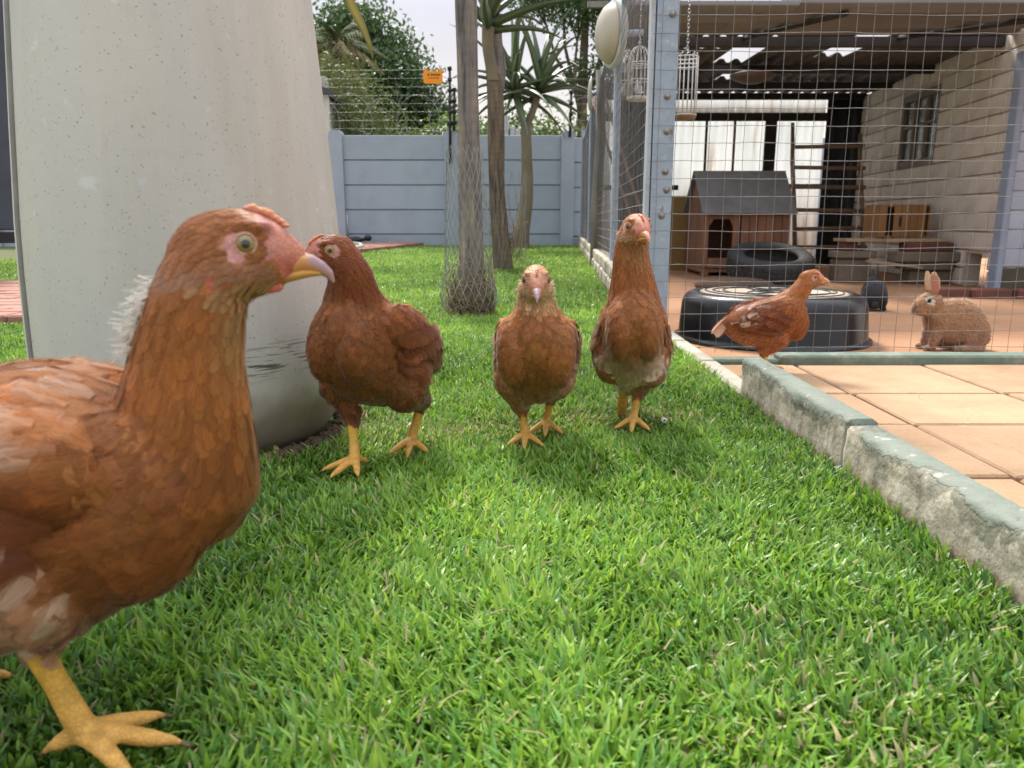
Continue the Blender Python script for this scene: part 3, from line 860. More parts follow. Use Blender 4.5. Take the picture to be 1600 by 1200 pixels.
for y0, y1 in ((1.40, 1.72), (1.725, 2.02), (2.025, 2.32)):
    MB().chamfer((.0, (y0 + y1) / 2 - 1.85, -.05), (.042, y1 - y0 - .004, .118), .006).build('strip_section', M_conc, es)
M_greenpaint = simple('green_painted_concrete', (.16, .215, .17), (.115, .16, .125), 20, .7, .3, .003, dirt=(.42, .40, .33), dirt_amt=.6)
sill = empty('painted_sill', (1.5, 2.29, -.1), 'narrow green painted sill under the front mesh of the pen', 'sill')
for xa, xb, h, w in ((.50, .80, .014, .06), (.803, 1.75, .027, .07), (1.753, 2.7, .026, .07), (2.703, 3.6, .027, .07)):
    MB().chamfer(((xa + xb) / 2 - 1.5, 0, h / 2 - .012), (xb - xa, w, h + .024), .006).build('sill_section', M_greenpaint, sill)

# ------------------------------------------------------------------ concrete column
def mat_column():
    t = NT('column_concrete'); t.set(.85, 0, .35)
    v = t.coord(); vs_ = t.coord((1, 1, .35))
    base = t.ramp(t.noise(3.0, vs_, 6), [(.3, (.57, .555, .525)), (.7, (.455, .445, .42))])
    base = t.mix(t.math('MULTIPLY', t.step(t.noise(9, vs_, 7, .7), .48, .70), .35), base, (.62, .56, .46))
    dis = t.n('ShaderNodeVectorMath', operation='ADD'); nz = t.n('ShaderNodeTexNoise'); nz.inputs['Scale'].default_value = 120; t.l(v, nz.inputs['Vector'])
    scn = t.n('ShaderNodeVectorMath', operation='SCALE'); scn.inputs['Scale'].default_value = .010; t.l(nz.outputs['Color'], scn.inputs[0]); t.l(v, dis.inputs[0]); t.l(scn.outputs[0], dis.inputs[1])
    def pits(scale, amt, cut):
        vo = t.n('ShaderNodeTexVoronoi', feature='F1'); vo.inputs['Scale'].default_value = scale; t.l(dis.outputs[0], vo.inputs['Vector'])
        sr = t.n('ShaderNodeSeparateColor'); t.l(vo.outputs['Color'], sr.inputs[0])
        rr = t.math('MULTIPLY', t.math('SUBTRACT', sr.outputs[0], cut), amt)
        return t.step(t.math('SUBTRACT', t.math('ADD', rr, .5), vo.outputs['Distance']), .47, .53)
    p = t.math('MAXIMUM', pits(105, .42, .66), t.math('MULTIPLY', pits(230, .62, .52), .8))
    c = t.mix(t.math('MULTIPLY', p, .62), base, (.22, .205, .175))
    sep = t.n('ShaderNodeSeparateXYZ'); t.l(v, sep.inputs[0])
    low = t.math('ADD', t.math('MULTIPLY', sep.outputs['Z'], -5.2), t.math('MULTIPLY', t.noise(7, v, 6), .8))
    c = t.mix(t.math('MULTIPLY', t.step(low, -.38, .25), .80), c, (.17, .13, .08))
    c = t.mix(t.math('MULTIPLY', t.step(t.noise(5, t.coord((1.6, 1.6, .22)), 6, .65), .52, .68), .40), c, (.40, .36, .29))
    c = t.mix(t.math('MULTIPLY', t.step(t.noise(26, v, 3), .66, .72), .5), c, (.62, .64, .66))
    # scraped dark marks
    zz = t.math('ABSOLUTE', t.math('SUBTRACT', sep.outputs['Z'], t.math('ADD', .118, t.math('MULTIPLY', sep.outputs['X'], .10))))
    band = t.math('SUBTRACT', 1.0, t.step(zz, .008, .030))
    mp = t.n('ShaderNodeMapping'); mp.inputs['Rotation'].default_value = (0, R(28), R(20)); mp.inputs['Scale'].default_value = (22, 22, 330)
    tc = t.n('ShaderNodeTexCoord'); t.l(tc.outputs['Object'], mp.inputs[0])
    scr = t.step(t.noise(1.0, mp.outputs[0], 4, .6), .52, .58)
    sx = t.step(sep.outputs['X'], .0, .06)
    sc_ = t.math('MULTIPLY', t.math('MULTIPLY', scr, band), sx)
    c = t.mix(t.math('MULTIPLY', sc_, .85), c, (.045, .045, .043))
    t.color(c)
    t.bump(t.math('ADD', t.math('MULTIPLY', p, -.5), t.math('MULTIPLY', t.noise(60, v, 5), .3)), .45, .004)
    return t.m
M_col = mat_column()
cx, cy = -.489, 1.182
prof = [(.150, -.03), (.186, -.005), (.200, .012), (.2125, .035), (.2205, .062), (.2245, .095), (.226, .13), (.2255, .18), (.224, .25), (.221, .32), (.212, .45), (.2045, .55), (.197, .65), (.175, .95), (.15, 1.3), (.13, 1.6), (.118, 1.8)]
b = MB(); b.lathe(prof, 96)
col = b.build('concrete_column', M_col, loc=(cx, cy, 0))
tag(col, 'thick tapering pitted concrete column rising from the lawn', 'column')
# casting seam down its left side
b = MB()
ang = R(226)
for q, (wd, th) in enumerate(((.006, .0022),)):
    pts = [((r_ + .0006) * math.cos(ang), (r_ + .0006) * math.sin(ang), z_) for r_, z_ in prof[5:]]
    b.tube(pts, .0045, 6)
b.build('casting_seam', simple('seam_concrete', (.27, .265, .25), (.20, .195, .18), 18, .9, .4), col)

# ------------------------------------------------------------------ precast wall
M_wall = simple('painted_wall', (.335, .395, .465), (.30, .355, .425), 4, .8, .25, .003, dirt=(.24, .28, .36), dirt_amt=.5, per_object=.10)
M_wallpost = simple('painted_post', (.345, .405, .475), (.305, .36, .43), 5, .8, .25, .003, dirt=(.30, .32, .36), dirt_amt=.3)
WY = 10.3
wall = empty('precast_wall', (0, WY, 0), 'blue grey precast panel wall across the back of the lawn', 'wall')
posts = [-6.78, -5.27, -3.76, -2.255, -.78, .715, 2.2, 3.7, 5.2, 6.7]
for i, x in enumerate(posts):
    hh = 1.45 if i != 5 else 1.44
    b = MB(); b.prism([(x - .085, -.1), (x + .085, -.1), (x + .085, hh - .03), (x + .045, hh), (x - .045, hh), (x - .085, hh - .03)], -.075, .06)
    b.build('wall_post', M_wallpost, wall)
for i in range(len(posts) - 1):
    xa, xb = posts[i] + .085, posts[i + 1] - .085
    drop = -.03 if i >= 5 else 0
    for k in range(5):
        z0 = -.17 + .312 * k; z1 = z0 + .312
        b = MB()
        # each panel leans out a little over the one below and has a shadow gap under it
        b.prism([(-.004, z0 + .012 + drop), (-.030, z0 + .016 + drop), (-.024, z1 - .004 + drop), (-.018, z1 + drop), (.02, z1 + drop), (.02, z0 + .0006 + drop), (-.004, z0 + .0006 + drop)], xa + .002, xb - .002, 'x')
        b.build('wall_panel', M_wall, wall)
M_black = simple('black_metal', (.015, .015, .017), rough=.5, bump=.1)
M_steel = simple('galvanised_wire', (.42, .43, .44), (.30, .31, .32), 30, .45, .05, metal=.7)
M_steel_thin = simple('fence_wire', (.30, .31, .32), rough=.5, bump=0, metal=.4)
INS = MB().lathe([(.012, -.03), (.028, -.018), (.028, .018), (.012, .03)], 10).mesh('insulator', M_black)
for px_, zb, zt, nm in ((-.79, 1.04, 2.20, 'tall black electric fence post on the wall left of the thick trunk'), (-.735, 1.44, 1.95, 'short black electric fence post close behind the tall one'), (.735, 1.36, 1.92, 'black electric fence post near the pen end of the wall')):
    e = empty('fence_post', (px_, WY - .10, 0), nm, 'fence post', 'electric fence posts')
    MB().tube([(0, 0, zb), (.012, .01, zt)], .016, 8).build('rod', M_black, e)
    k = 0; z = zt - .02
    while z > max(1.42, zb):
        link_mesh('insulator', INS, e, (.010, .008, z)); z -= .13
fw = empty('electric_fence_wires', (0, WY - .07, 0), 'thin horizontal electric fence wires strung above the wall', 'wire')
for k in range(8):
    z = 2.17 - .10 * k
    MB().tube([(-6.5, 0, z), (-3.7, 0, z - .012), (-.79, 0, z), (.73, 0, z - .004), (4, 0, z - .01)], .0012, 5).build('wire', M_steel_thin, fw)
b = MB(); pts = []
for i in range(1500):
    t = i / 1500; x = -6 + 10 * t; a = t * 2 * PI * 23
    pts.append((x + .16 * math.sin(a * 1.0) , .05 + .10 * math.sin(a * .5 + .4) * .3 + .02 * math.sin(a * 3), 1.66 + .235 * math.cos(a) + .03 * math.sin(a * .37)))
b.tube(pts, .0030, 4)
# barbs
for i in range(0, 1500, 9):
    p = Vector(pts[i]); b.box(p, (.035, .003, .006), Matrix.Rotation(random.random() * 3, 3, 'Y'))
rz_ = b.build('razor_wire', M_steel_thin, loc=(0, WY + .1, 0)); tag(rz_, 'looped razor wire coil along the top of the wall', 'razor wire')
# orange warning plate with print too small to read
sg = empty('warning_sign', (-.985, WY - .09, 2.09), 'small orange warning plate hanging on the electric fence', 'sign')
M_orange = simple('orange_plastic', (.86, .30, .015), (.80, .26, .012), 10, .45, .05)
M_print = simple('sign_print', (.17, .085, .02), rough=.6, bump=0)
MB().prism([(-.115, -.085), (.095, -.09), (.115, -.07), (.118, .085), (.085, .088), (.078, .06), (-.075, .062), (-.085, .09), (-.112, .088), (-.125, .04), (-.125, -.06)], -.004, .004).build('plate', M_orange, sg)
b = MB(); x = -.075
for wd in (.028, .0, .018, .016, .018, .017, .016, .018, .020):
    if wd: b.box((x + wd / 2, -.0052, .018), (wd - .004, .002, .022 + .006 * random.random()))
    x += wd if wd else .012
x = -.07
for wd in (.016, .0, .03, .0, .018, .014, .016, .0, .020):
    if wd: b.box((x + wd / 2, -.0052, -.020), (wd - .003, .002, .010 + (.008 if wd == .020 else 0)))
    x += wd if wd else .008
b.build('print', M_print, sg)
for x_ in (-.10, .10): MB().tube([(x_, 0, .086), (x_, .004, .13)], .004, 6).build('hook', M_steel_thin, sg)
# hose end, standpipe and tap by the wall
hs = MB(); hs.tube([(-2.35, 9.95, .07), (-2.0, 9.6, .055), (-1.75, 9.0, .05), (-1.60, 8.3, .05), (-1.57, 7.8, .048), (-1.66, 7.4, .045), (-1.85, 7.15, .045), (-2.3, 7.0, .045)], .026, 10)
tag(hs.build('garden_hose', simple('hose', (.30, .31, .29), (.22, .23, .21), 20, .5, .1)), 'grey garden hose curving across the back brick path', 'hose')
tp = empty('garden_tap', (-2.02, 10.12, .03), 'dark tap with black fittings low against the wall', 'tap')
MB().tube([(-.10, 0, -.02), (-.10, 0, .38)], .012, 8).build('standpipe', M_steel_thin, tp)
MB().add(*blob((0, 0, .045), (.085, .06, .045)), True).tube([(-.09, 0, .06), (.12, 0, .05)], .02, 8).build('fitting', M_black, tp); MB().add(*blob((.15, .02, .07), (.05, .04, .04)), True).build('fitting', M_black, tp)

# edge of yard at far left: a dark gate with a pale stone
gt = empty('dark_gate', (-3.05, 4.3, 0), 'dark blue grey metal gate glimpsed left of the column', 'gate')
M_gate = simple('gate_metal', (.055, .065, .095), (.04, .045, .06), 5, .45, .1)
for k in range(4): MB().chamfer((.33 - .36 * k, 0, .92), (.345, .03, 1.30), .006).build('gate_panel', M_gate, gt)
MB().bbox((-.95, -.03, .20), (.53, .0, .26)).build('gate_rail', M_black, gt); MB().bbox((-.95, -.03, 1.56), (.53, .0, 1.62)).build('gate_rail', M_black, gt)
M_pale = simple('pale_stone', (.42, .42, .42), (.30, .30, .31), 14, .9, .4, .006)
MB().add(*blob((0, 0, .10), (.07, .07, .16)), True).build('boulder', M_pale, loc=(-2.375, 3.45, 0)); o = bpy.context.scene.objects['boulder']; tag(o, 'rounded pale grey stone at the edge of the side path', 'stone')

# ------------------------------------------------------------------ trees
def leaf_mat(name, c1, c2, trans=.25):
    t = NT(name); t.set(.5, 0, .35)
    a = t.n('ShaderNodeVertexColor', layer_name='col')
    c = t.ramp(a.outputs['Color'], [(0.0, c1), (1.0, c2)]); t.color(c)
    tr = t.n('ShaderNodeBsdfTranslucent'); hv = t.n('ShaderNodeHueSaturation'); hv.inputs['Value'].default_value = 1.5; hv.inputs['Saturation'].default_value = 1.1
    t.l(c, hv.inputs['Color']); t.l(hv.outputs[0], tr.inputs[0])
    mx = t.n('ShaderNodeMixShader'); mx.inputs[0].default_value = trans
    t.l(t.b.outputs[0], mx.inputs[1]); t.l(tr.outputs[0], mx.inputs[2]); t.l(mx.outputs[0], t.out.inputs[0])
    return t.m
M_leaf_dark = leaf_mat('dark_leaves', (.032, .066, .026), (.095, .150, .055))
M_leaf_olive = leaf_mat('olive_leaves', (.045, .068, .018), (.135, .165, .045))
M_leaf_light = leaf_mat('light_leaves', (.06, .10, .022), (.16, .22, .06))
M_bark = simple('bark', (.15, .115, .085), (.085, .065, .05), 9, .95, .7, .02, stretch=(1, 1, .25))

def crown(name, lobes, n, size, mat, parent, droop=0.0, aspect=.5, seed=0, shell=.55):
    rg = np.random.default_rng(seed)
    vol = np.array([l[1][0] * l[1][1] * l[1][2] for l in lobes]) ** .7
    li = rg.choice(len(lobes), n, p=vol / vol.sum())
    c = np.array([l[0] for l in lobes], float)[li]; r = np.array([l[1] for l in lobes], float)[li]
    d = rg.normal(size=(n, 3)); d /= np.linalg.norm(d, axis=1, keepdims=True)
    rad = shell + (1 - shell) * rg.random(n) ** .6
    rad *= 1 + .22 * np.sin(d[:, 0] * 6 + li * 1.7) * np.sin(d[:, 2] * 7 + li) + .10 * rg.normal(size=n)
    # clump the leaves into sprays
    nc = max(20, n // 26); cd = rg.normal(size=(nc, 3)); cd /= np.linalg.norm(cd, axis=1, keepdims=True)
    k = rg.integers(0, nc, n); d = d * .30 + cd[k] ; d /= np.linalg.norm(d, axis=1, keepdims=True)
    cr_ = rg.random(nc); rad = rad * (.80 + .30 * cr_[k])
    P = c + d * r * rad[:, None] + rg.normal(0, size * 1.3, (n, 3))
    ax = rg.normal(size=(n, 3)); ax[:, 2] -= droop; ax /= np.linalg.norm(ax, axis=1, keepdims=True)
    nn = rg.normal(size=(n, 3)) * .7 + d * .6 + np.array([0, 0, .5]); s = np.cross(ax, nn); s /= np.linalg.norm(s, axis=1, keepdims=True) + 1e-9
    L = size * (.7 + .7 * rg.random(n))[:, None]; W = L * aspect
    V = np.stack([P, P + ax * L * .5 + s * W * .5, P + ax * L, P + ax * L * .5 - s * W * .5], 1).reshape(-1, 3)
    F = np.arange(n * 4).reshape(n, 4)
    g = np.clip(.5 + .22 * rg.normal(size=n) + .5 * (cr_[k] - .5), 0, 1)
    C = np.repeat(np.stack([g, g, g, np.ones(n)], 1), 4, 0)
    me = np_mesh(name, V, [F], mat, C, smooth=False)
    return link_mesh(name, me, parent)

def tree(name, loc, label, lobes, n, size, mat, trunk, limbs, seed, droop=.2, aspect=.5, cat='tree', group=None, shell=.5):
    t = empty(name, loc, label, cat, group)
    b = MB(); b.tube(*trunk)
    for pts, r in limbs: b.tube(pts, r, 7)
    b.build('trunk', M_bark, t)
    crown('crown', lobes, n, size, mat, t, droop, aspect, seed, shell)
    return t
def limbs_to(lobes, z0, r=.06, seed=0):
    rr = random.Random(seed); out = []
    for c, rd in lobes:
        c = Vector(c); a = Vector((0, 0, z0 * rr.uniform(.7, 1.0))); m = a.lerp(c, .5) + Vector((rr.uniform(-.2, .2), rr.uniform(-.2, .2), -.15))
        out.append(([a, m, c], [r, r * .7, r * .3]))
        for _ in range(3):
            e = c + Vector((rr.uniform(-1, 1) * rd[0], rr.uniform(-1, 1) * rd[1], rr.uniform(-.5, 1) * rd[2])) * .8
            out.append(([m.lerp(c, .5), c.lerp(e, .5), e], [r * .4, r * .25, r * .1]))
    return out
# the big dark tree
lb = [((-.35, 0, 4.55), (.75, .9, .62)), ((.2, .3, 3.95), (.9, 1.0, .75)), ((-.9, .2, 4.0), (1.2, 1.1, .85)), ((.95, 0, 3.25), (.62, .7, .55)), ((.1, -.4, 3.2), (1.1, 1.0, .8)), ((-1.6, 0, 3.9), (.9, .9, .8)), ((.75, .2, 2.5), (.6, .7, .45)), ((1.45, .2, 2.72), (.42, .5, .36)), ((-.6, .3, 2.5), (1.0, .9, .8))]
tree('broadleaf_tree', (-3.15, 18.5, 0), 'large dark green broadleaf tree rising behind the wall', lb, 27000, .115, M_leaf_dark, ([(0, 0, 0), (.05, 0, 1.2), (0, 0, 2.4), (-.1, 0, 3.6)], [.22, .19, .16, .10], 9), limbs_to(lb, 2.6, .07, 1), 3)
# feathery olive shrub in front of it
lb = [((-.2, 0, 2.2), (.75, .7, .75)), ((-.55, 0, 1.5), (.8, .7, .8)), ((.25, 0, 1.55), (.75, .7, .75)), ((.55, 0, .9), (.55, .5, .7)), ((-.1, 0, .8), (.8, .6, .8)), ((-.5, .1, 2.65), (.35, .3, .35))]
tree('feathery_shrub', (-2.55, 13.0, 0), 'rounded olive green feathery shrub just behind the wall', lb, 20000, .07, M_leaf_olive, ([(0, 0, 0), (0, 0, 1), (-.1, 0, 1.9)], [.09, .07, .04], 7), limbs_to(lb, 1.2, .03, 2), 5, .6, .22, 'shrub', None, .35)
# palm with dry hanging fronds
pl = empty('fan_palm', (-3.38, 15.2, 0), 'palm with dry brown hanging fronds half hidden by the column', 'palm tree')
MB().tube([(0, 0, 0), (.05, 0, 1.8), (.1, 0, 3.55)], [.20, .17, .15], 10).build('trunk', M_bark, pl)
M_frond = simple('dry_frond', (.25, .185, .09), (.14, .13, .055), 5, .9, .2)
M_frond_g = simple('green_frond', (.115, .135, .05), (.07, .095, .035), 5, .8, .2)
for k in range(26):
    a = k * 2.4; el = 1.1 - k * .085; b = MB()
    d = Vector((math.cos(a) * math.cos(el), math.sin(a) * math.cos(el), math.sin(el))); L = random.uniform(.75, 1.15)
    p0 = Vector((.1, 0, 3.5)); pts = [p0 + d * L * t + Vector((0, 0, -.55 * L * t * t)) for t in (0, .33, .66, 1)]
    b.tube(pts, [.018, .013, .009, .004], 5)
    side = d.cross(Vector((0, 0, 1))).normalized()
    for q in range(34):
        t = .15 + .85 * q / 33; i = min(2, int(t * 3)); f = t * 3 - i; c = pts[i].lerp(pts[i + 1], f); tang = (pts[i + 1] - pts[i]).normalized()
        for s in (-1, 1):
            tip = c + (side * s * .6 + tang * .7 + Vector((0, 0, -.35 - .35 * random.random()))).normalized() * (.34 * math.sin(PI * min(1, .25 + .75 * t)) + .08) * random.uniform(.8, 1.2)
            w = tang * .011
            b.add([c - w, c + w, tip], [(0, 1, 2)])
    b.build('frond', M_frond if k > 9 else M_frond_g, pl)
# hedge and far trees
for nm, loc, lab, lb, n, sz, mt, sd, gr in (
    ('hedge_bush', (-1.15, 15.5, 0), 'low light green bush above the wall left of the thick trunk', [((0, 0, 1.55), (.75, .6, .65)), ((-.7, .2, 1.35), (.55, .5, .55)), ((.6, 0, 1.5), (.6, .5, .55))], 5200, .10, M_leaf_light, 8, 'bushes behind the wall'),
    ('hedge_bush', (.75, 15.0, 0), 'bright green bush above the wall behind the forked aloe tree', [((0, 0, 1.4), (.7, .6, .7)), ((.75, 0, 1.35), (.6, .5, .6)), ((-.6, 0, 1.3), (.5, .5, .5))], 5200, .10, M_leaf_light, 9, 'bushes behind the wall'),
    ('hedge_bush', (.10, 17.5, 0), 'dark round bush seen between the two aloe trunks', [((0, 0, 1.75), (.75, .6, .85)), ((.5, .3, 1.5), (.6, .5, .6))], 4600, .11, M_leaf_dark, 10, 'bushes behind the wall'),
    ('hedge_bush', (2.35, 14.2, 0), 'green bush behind the wall beside the pen', [((0, 0, 1.4), (1.0, .6, .9)), ((-.7, 0, 1.3), (.7, .5, .7))], 5200, .10, M_leaf_olive, 12, 'bushes behind the wall')):
    tree(nm, loc, lab, lb, n, sz, mt, ([(0, 0, 0), (0, 0, .6), (.02, 0, 1.2)], [.06, .05, .03], 6), limbs_to(lb, .9, .02, sd), sd, .1, .5, 'bush', gr)
lb = [((-.5, 0, 5.9), (1.1, 1.0, .7)), ((.5, .2, 5.3), (1.0, 1.0, .6)), ((-.1, -.4, 4.75), (.9, .8, .45)), ((.85, 0, 4.3), (.6, .7, .4)), ((-1.0, 0, 5.1), (.6, .7, .4)), ((.1, 0, 3.5), (.55, .5, .35)), ((.9, 0, 6.1), (.8, .8, .6)), ((.75, .2, 3.0), (.45, .4, .3))]
tree('open_tree', (1.55, 18.0, 0), 'tall sparse dark tree with bare branches left of the pen', lb, 14000, .10, M_leaf_dark, ([(0, 0, 0), (.05, 0, 1.5), (.0, 0, 3.0), (.05, 0, 4.6), (0, 0, 5.6)], [.15, .13, .11, .08, .04], 8), limbs_to(lb, 3.2, .05, 7), 14, .3, .5)
# neighbour's house corner, pillar stubs
nh = empty('neighbour_house', (-3.80, 12.2, 0), 'cream neighbouring house with dark roof edge behind the wall', 'house')
M_cream = simple('cream_plaster', (.58, .55, .48), (.50, .47, .41), 3, .85, .15)
M_roof = simple('dark_roof', (.06, .065, .07), (.045, .05, .055), 6, .6, .2)
MB().bbox((-4, 0, 0), (.98, .9, 2.16)).build('wall', M_cream, nh)
rf = MB().prism([(-4.2, 3.1), (.80, 2.36), (1.10, 2.22), (1.10, 2.13), (.99, 2.165), (-4.2, 2.9)], -.25, 1.1).build('roof', M_roof, nh)
MB().bbox((.76, .35, 2.2), (.92, .6, 2.50)).build('chimney', M_cream, rf)
MB().bbox((1.0, -.16, .0), (1.07, -.09, 2.15)).build('downpipe', M_cream, nh)
pp = empty('palisade_pillars', (-.02, 12.4, 0), 'pale stepped fence pillars showing over the wall between the aloe trunks', 'fence')
for k, (x, z) in enumerate(((-.16, 1.88), (-.07, 1.90), (.03, 1.74), (.11, 1.70))): MB().chamfer((x, 0, z / 2), (.075, .06, z), .01).build('pillar', M_pale, pp)

# ------------------------------------------------------------------ aloe trees
def bark_mat(name, a, b_, dark):
    t = NT(name); t.set(.9, 0, .25)
    v = t.coord((1, 1, .10)); v2 = t.coord()
    n = t.noise(46, v, 7, .65); n2 = t.noise(9, t.coord((1, 1, .3)), 4)
    c = t.ramp(n, [(.34, dark), (.46, a), (.60, b_), (.70, tuple(x * 1.5 for x in b_))])
    c = t.mix(t.math('MULTIPLY', t.step(n2, .45, .7), .5), c, tuple(x * .62 for x in a))
    w = t.n('ShaderNodeTexWave', wave_type='BANDS', bands_direction='Z'); w.inputs['Scale'].default_value = 9; w.inputs['Distortion'].default_value = 6; w.inputs['Detail'].default_value = 3
    t.l(v2, w.inputs['Vector']); c = t.mix(t.math('MULTIPLY', w.outputs['Fac'], .14), c, dark)
    t.color(c); t.bump(t.math('ADD', n, t.math('MULTIPLY', t.noise(120, v, 4), .4)), .8, .012)
    return t.m
M_aloe_bark = bark_mat('aloe_bark', (.195, .180, .180), (.30, .255, .205), (.075, .065, .062))
M_aloe_bark2 = bark_mat('brown_aloe_bark', (.135, .105, .08), (.21, .165, .115), (.045, .035, .028))
M_aloe_smooth = simple('smooth_aloe_stem', (.205, .175, .115), (.145, .125, .085), 12, .8, .3, .006, stretch=(1, 1, .5))
M_aloe_leaf = simple('aloe_leaf', (.085, .125, .055), (.055, .09, .04), 4, .45, .12, .003, spec=.5, dirt=(.15, .16, .07), dirt_amt=.5)
M_aloe_yellow = simple('old_aloe_leaf', (.30, .25, .055), (.20, .18, .04), 9, .5, .15, .003)
def trunk_mesh(pts, rad, name, mat, parent, n=28, segs=70, rough=.06, seed=0):
    P = [Vector(p) for p in pts]; m = len(P); vs = []; fs = []
    for i in range(segs + 1):
        t = i / segs * (m - 1); k = min(m - 2, int(t)); f = t - k
        p0, p1, p2, p3 = P[max(k - 1, 0)], P[k], P[k + 1], P[min(k + 2, m - 1)]
        p = .5 * ((2 * p1) + (p2 - p0) * f + (2 * p0 - 5 * p1 + 4 * p2 - p3) * f * f + (3 * p1 - p0 - 3 * p2 + p3) * f ** 3)
        r = rad[k] * (1 - f) + rad[k + 1] * f
        for j in range(n):
            a = 2 * PI * j / n
            q = r * (1 + rough * mnoise.noise(Vector((math.cos(a) * 2.2, math.sin(a) * 2.2, p.z * 2.2 + seed))) + rough * .5 * mnoise.noise(Vector((math.cos(a) * 6, math.sin(a) * 6, p.z * 3 + seed))))
            vs.append((p.x + math.cos(a) * q, p.y + math.sin(a) * q, p.z))
    fs = [(i * n + k, i * n + (k + 1) % n, (i + 1) * n + (k + 1) % n, (i + 1) * n + k) for i in range(segs) for k in range(n)]
    fs += [tuple(reversed(range(n))), tuple(segs * n + k for k in range(n))]
    return MB().add(vs, fs, True).build(name, mat, parent)
def aloe_leaf(base, d, L, W, droop, mat, parent, side_curl=0.0, name='leaf'):
    """a thick channelled tapering leaf"""
    base = Vector(base); d = Vector(d).normalized(); side = d.cross(Vector((0, 0, 1)))
    if side.length < .05: side = Vector((1, 0, 0))
    side.normalize(); vs = []; n = 12; m = 6
    p = base.copy(); dr = d.copy()
    for i in range(n + 1):
        t = i / n; w = W * (1 - t ** 1.6) * (.85 + .3 * math.sin(PI * min(1, t * 2.2)) * .5) + .0015; up = side.cross(dr).normalized()
        th = w * .34
        for (a, c) in ((-.5, .16), (-.25, -.02), (0, -.10), (.25, -.02), (.5, .16), (0, -.42)):
            vs.append(p + side * (a * w) + up * (c * w if c > -.4 else -th))
        dr = (dr + Vector((0, 0, -droop / n * (.4 + 1.4 * t))) + side * side_curl / n).normalized(); p = p + dr * (L / n)
    fs = [(i * m + k, i * m + (k + 1) % m, (i + 1) * m + (k + 1) % m, (i + 1) * m + k) for i in range(n) for k in range(m)]
    fs += [tuple(reversed(range(m))), tuple(n * m + k for k in range(m))]
    return MB().add(vs, fs, True).build(name, mat, parent)
def rosette(c, n, L, W, parent, seed, el0=1.25, el1=-.25, droop=1.0, tilt=(0, 0)):
    rr = random.Random(seed)
    for k in range(n):
        a = k * 2.39996 + rr.uniform(-.25, .25); el = el0 + (el1 - el0) * (k / (n - 1)) + rr.uniform(-.12, .12)
        d = Vector((math.cos(a) * math.cos(el) + tilt[0], math.sin(a) * math.cos(el) + tilt[1], math.sin(el)))
        aloe_leaf(Vector(c) + Vector((0, 0, -.16 * k / n)) + d * .02, d, L * rr.uniform(.8, 1.15), W * rr.uniform(.85, 1.1), droop * rr.uniform(.6, 1.3), M_aloe_leaf, parent, rr.uniform(-.3, .3))
a1 = empty('aloe_tree', (-.140, 2.72, 0), 'thick grey ridged aloe trunk wrapped in wire netting at its base', 'tree', 'aloe trees on the lawn')
trunk_mesh([(.005, 0, -.03), (0, 0, .1), (-.003, 0, .35), (-.006, 0, .7), (-.012, 0, 1.1), (-.02, 0, 1.55)], [.060, .047, .039, .0355, .036, .035], 'trunk', M_aloe_bark, a1, rough=.10, seed=3)
rosette((-.02, 0, 1.56), 16, .62, .075, a1, 4, 1.2, .05, .8)
pts = [Vector(p) - Vector((-.140, 2.72, 0)) for p in ((-.155, 2.66, 1.57), (-.30, 2.50, 1.60), (-.43, 2.38, 1.47), (-.485, 2.32, 1.24), (-.475, 2.30, 1.02), (-.447, 2.30, .905), (-.418, 2.30, .850), (-.400, 2.30, .805), (-.390, 2.30, .762))]
vs = []
for i, p in enumerate(pts):
    tg = (pts[min(i + 1, 8)] - pts[max(i - 1, 0)]).normalized(); sd_ = tg.cross(Vector((.35, -.9, .1))).normalized(); up_ = sd_.cross(tg); w = (.055, .052, .046, .040, .034, .028, .023, .015, .002)[i]
    vs += [p + sd_ * (a_ * w) + up_ * (c_ * w) for a_, c_ in ((-.5, .14), (0, -.08), (.5, .14), (0, -.30))]
MB().add(vs, [(i * 4 + k, i * 4 + (k + 1) % 4, i * 4 + 4 + (k + 1) % 4, i * 4 + 4 + k) for i in range(8) for k in range(4)] + [(3, 2, 1, 0), (32, 33, 34, 35)], True).build('leaf', M_aloe_yellow, a1)
a2 = empty('aloe_tree', (-.070, 5.28, 0), 'brown aloe trunk behind the thick one, its crown cut by the frame', 'tree', 'aloe trees on the lawn')
trunk_mesh([(.01, 0, -.03), (.0, 0, .12), (-.03, 0, .5), (-.035, 0, .85), (-.04, 0, 1.12), (-.05, 0, 1.25)], [.080, .062, .053, .054, .052, .046], 'trunk', M_aloe_bark2, a2, rough=.12, seed=9)
trunk_mesh([(-.045, -.012, 1.2), (-.065, -.015, 1.30), (-.083, -.015, 1.42), (-.082, -.01, 1.53)], [.042, .039, .039, .041], 'limb', M_aloe_smooth, a2, n=18, segs=20, rough=.08)
trunk_mesh([(-.03, .025, 1.15), (-.01, .035, 1.30), (-.03, .05, 1.48), (-.02, .06, 1.62)], [.046, .041, .036, .036], 'limb', M_aloe_bark, a2, n=18, segs=20, rough=.08)
rosette((-.08, -.01, 1.66), 17, .62, .085, a2, 11, 1.25, .25, .7, (.15, 0))
a3 = empty('aloe_tree', (.10, 9.2, 0), 'slender forked aloe tree with two green rosettes close to the wall', 'tree', 'aloe trees on the lawn')
trunk_mesh([(0, 0, -.03), (.01, 0, .18), (.055, 0, .45), (.075, 0, .75), (.07, 0, 1.05), (.06, 0, 1.36)], [.115, .095, .078, .070, .062, .056], 'trunk', M_aloe_smooth, a3, rough=.06, seed=5)
trunk_mesh([(.06, 0, 1.30), (.03, 0, 1.42), (-.02, 0, 1.58), (-.055, 0, 1.74)], [.046, .040, .042, .05], 'limb', M_aloe_smooth, a3, n=16, segs=16)
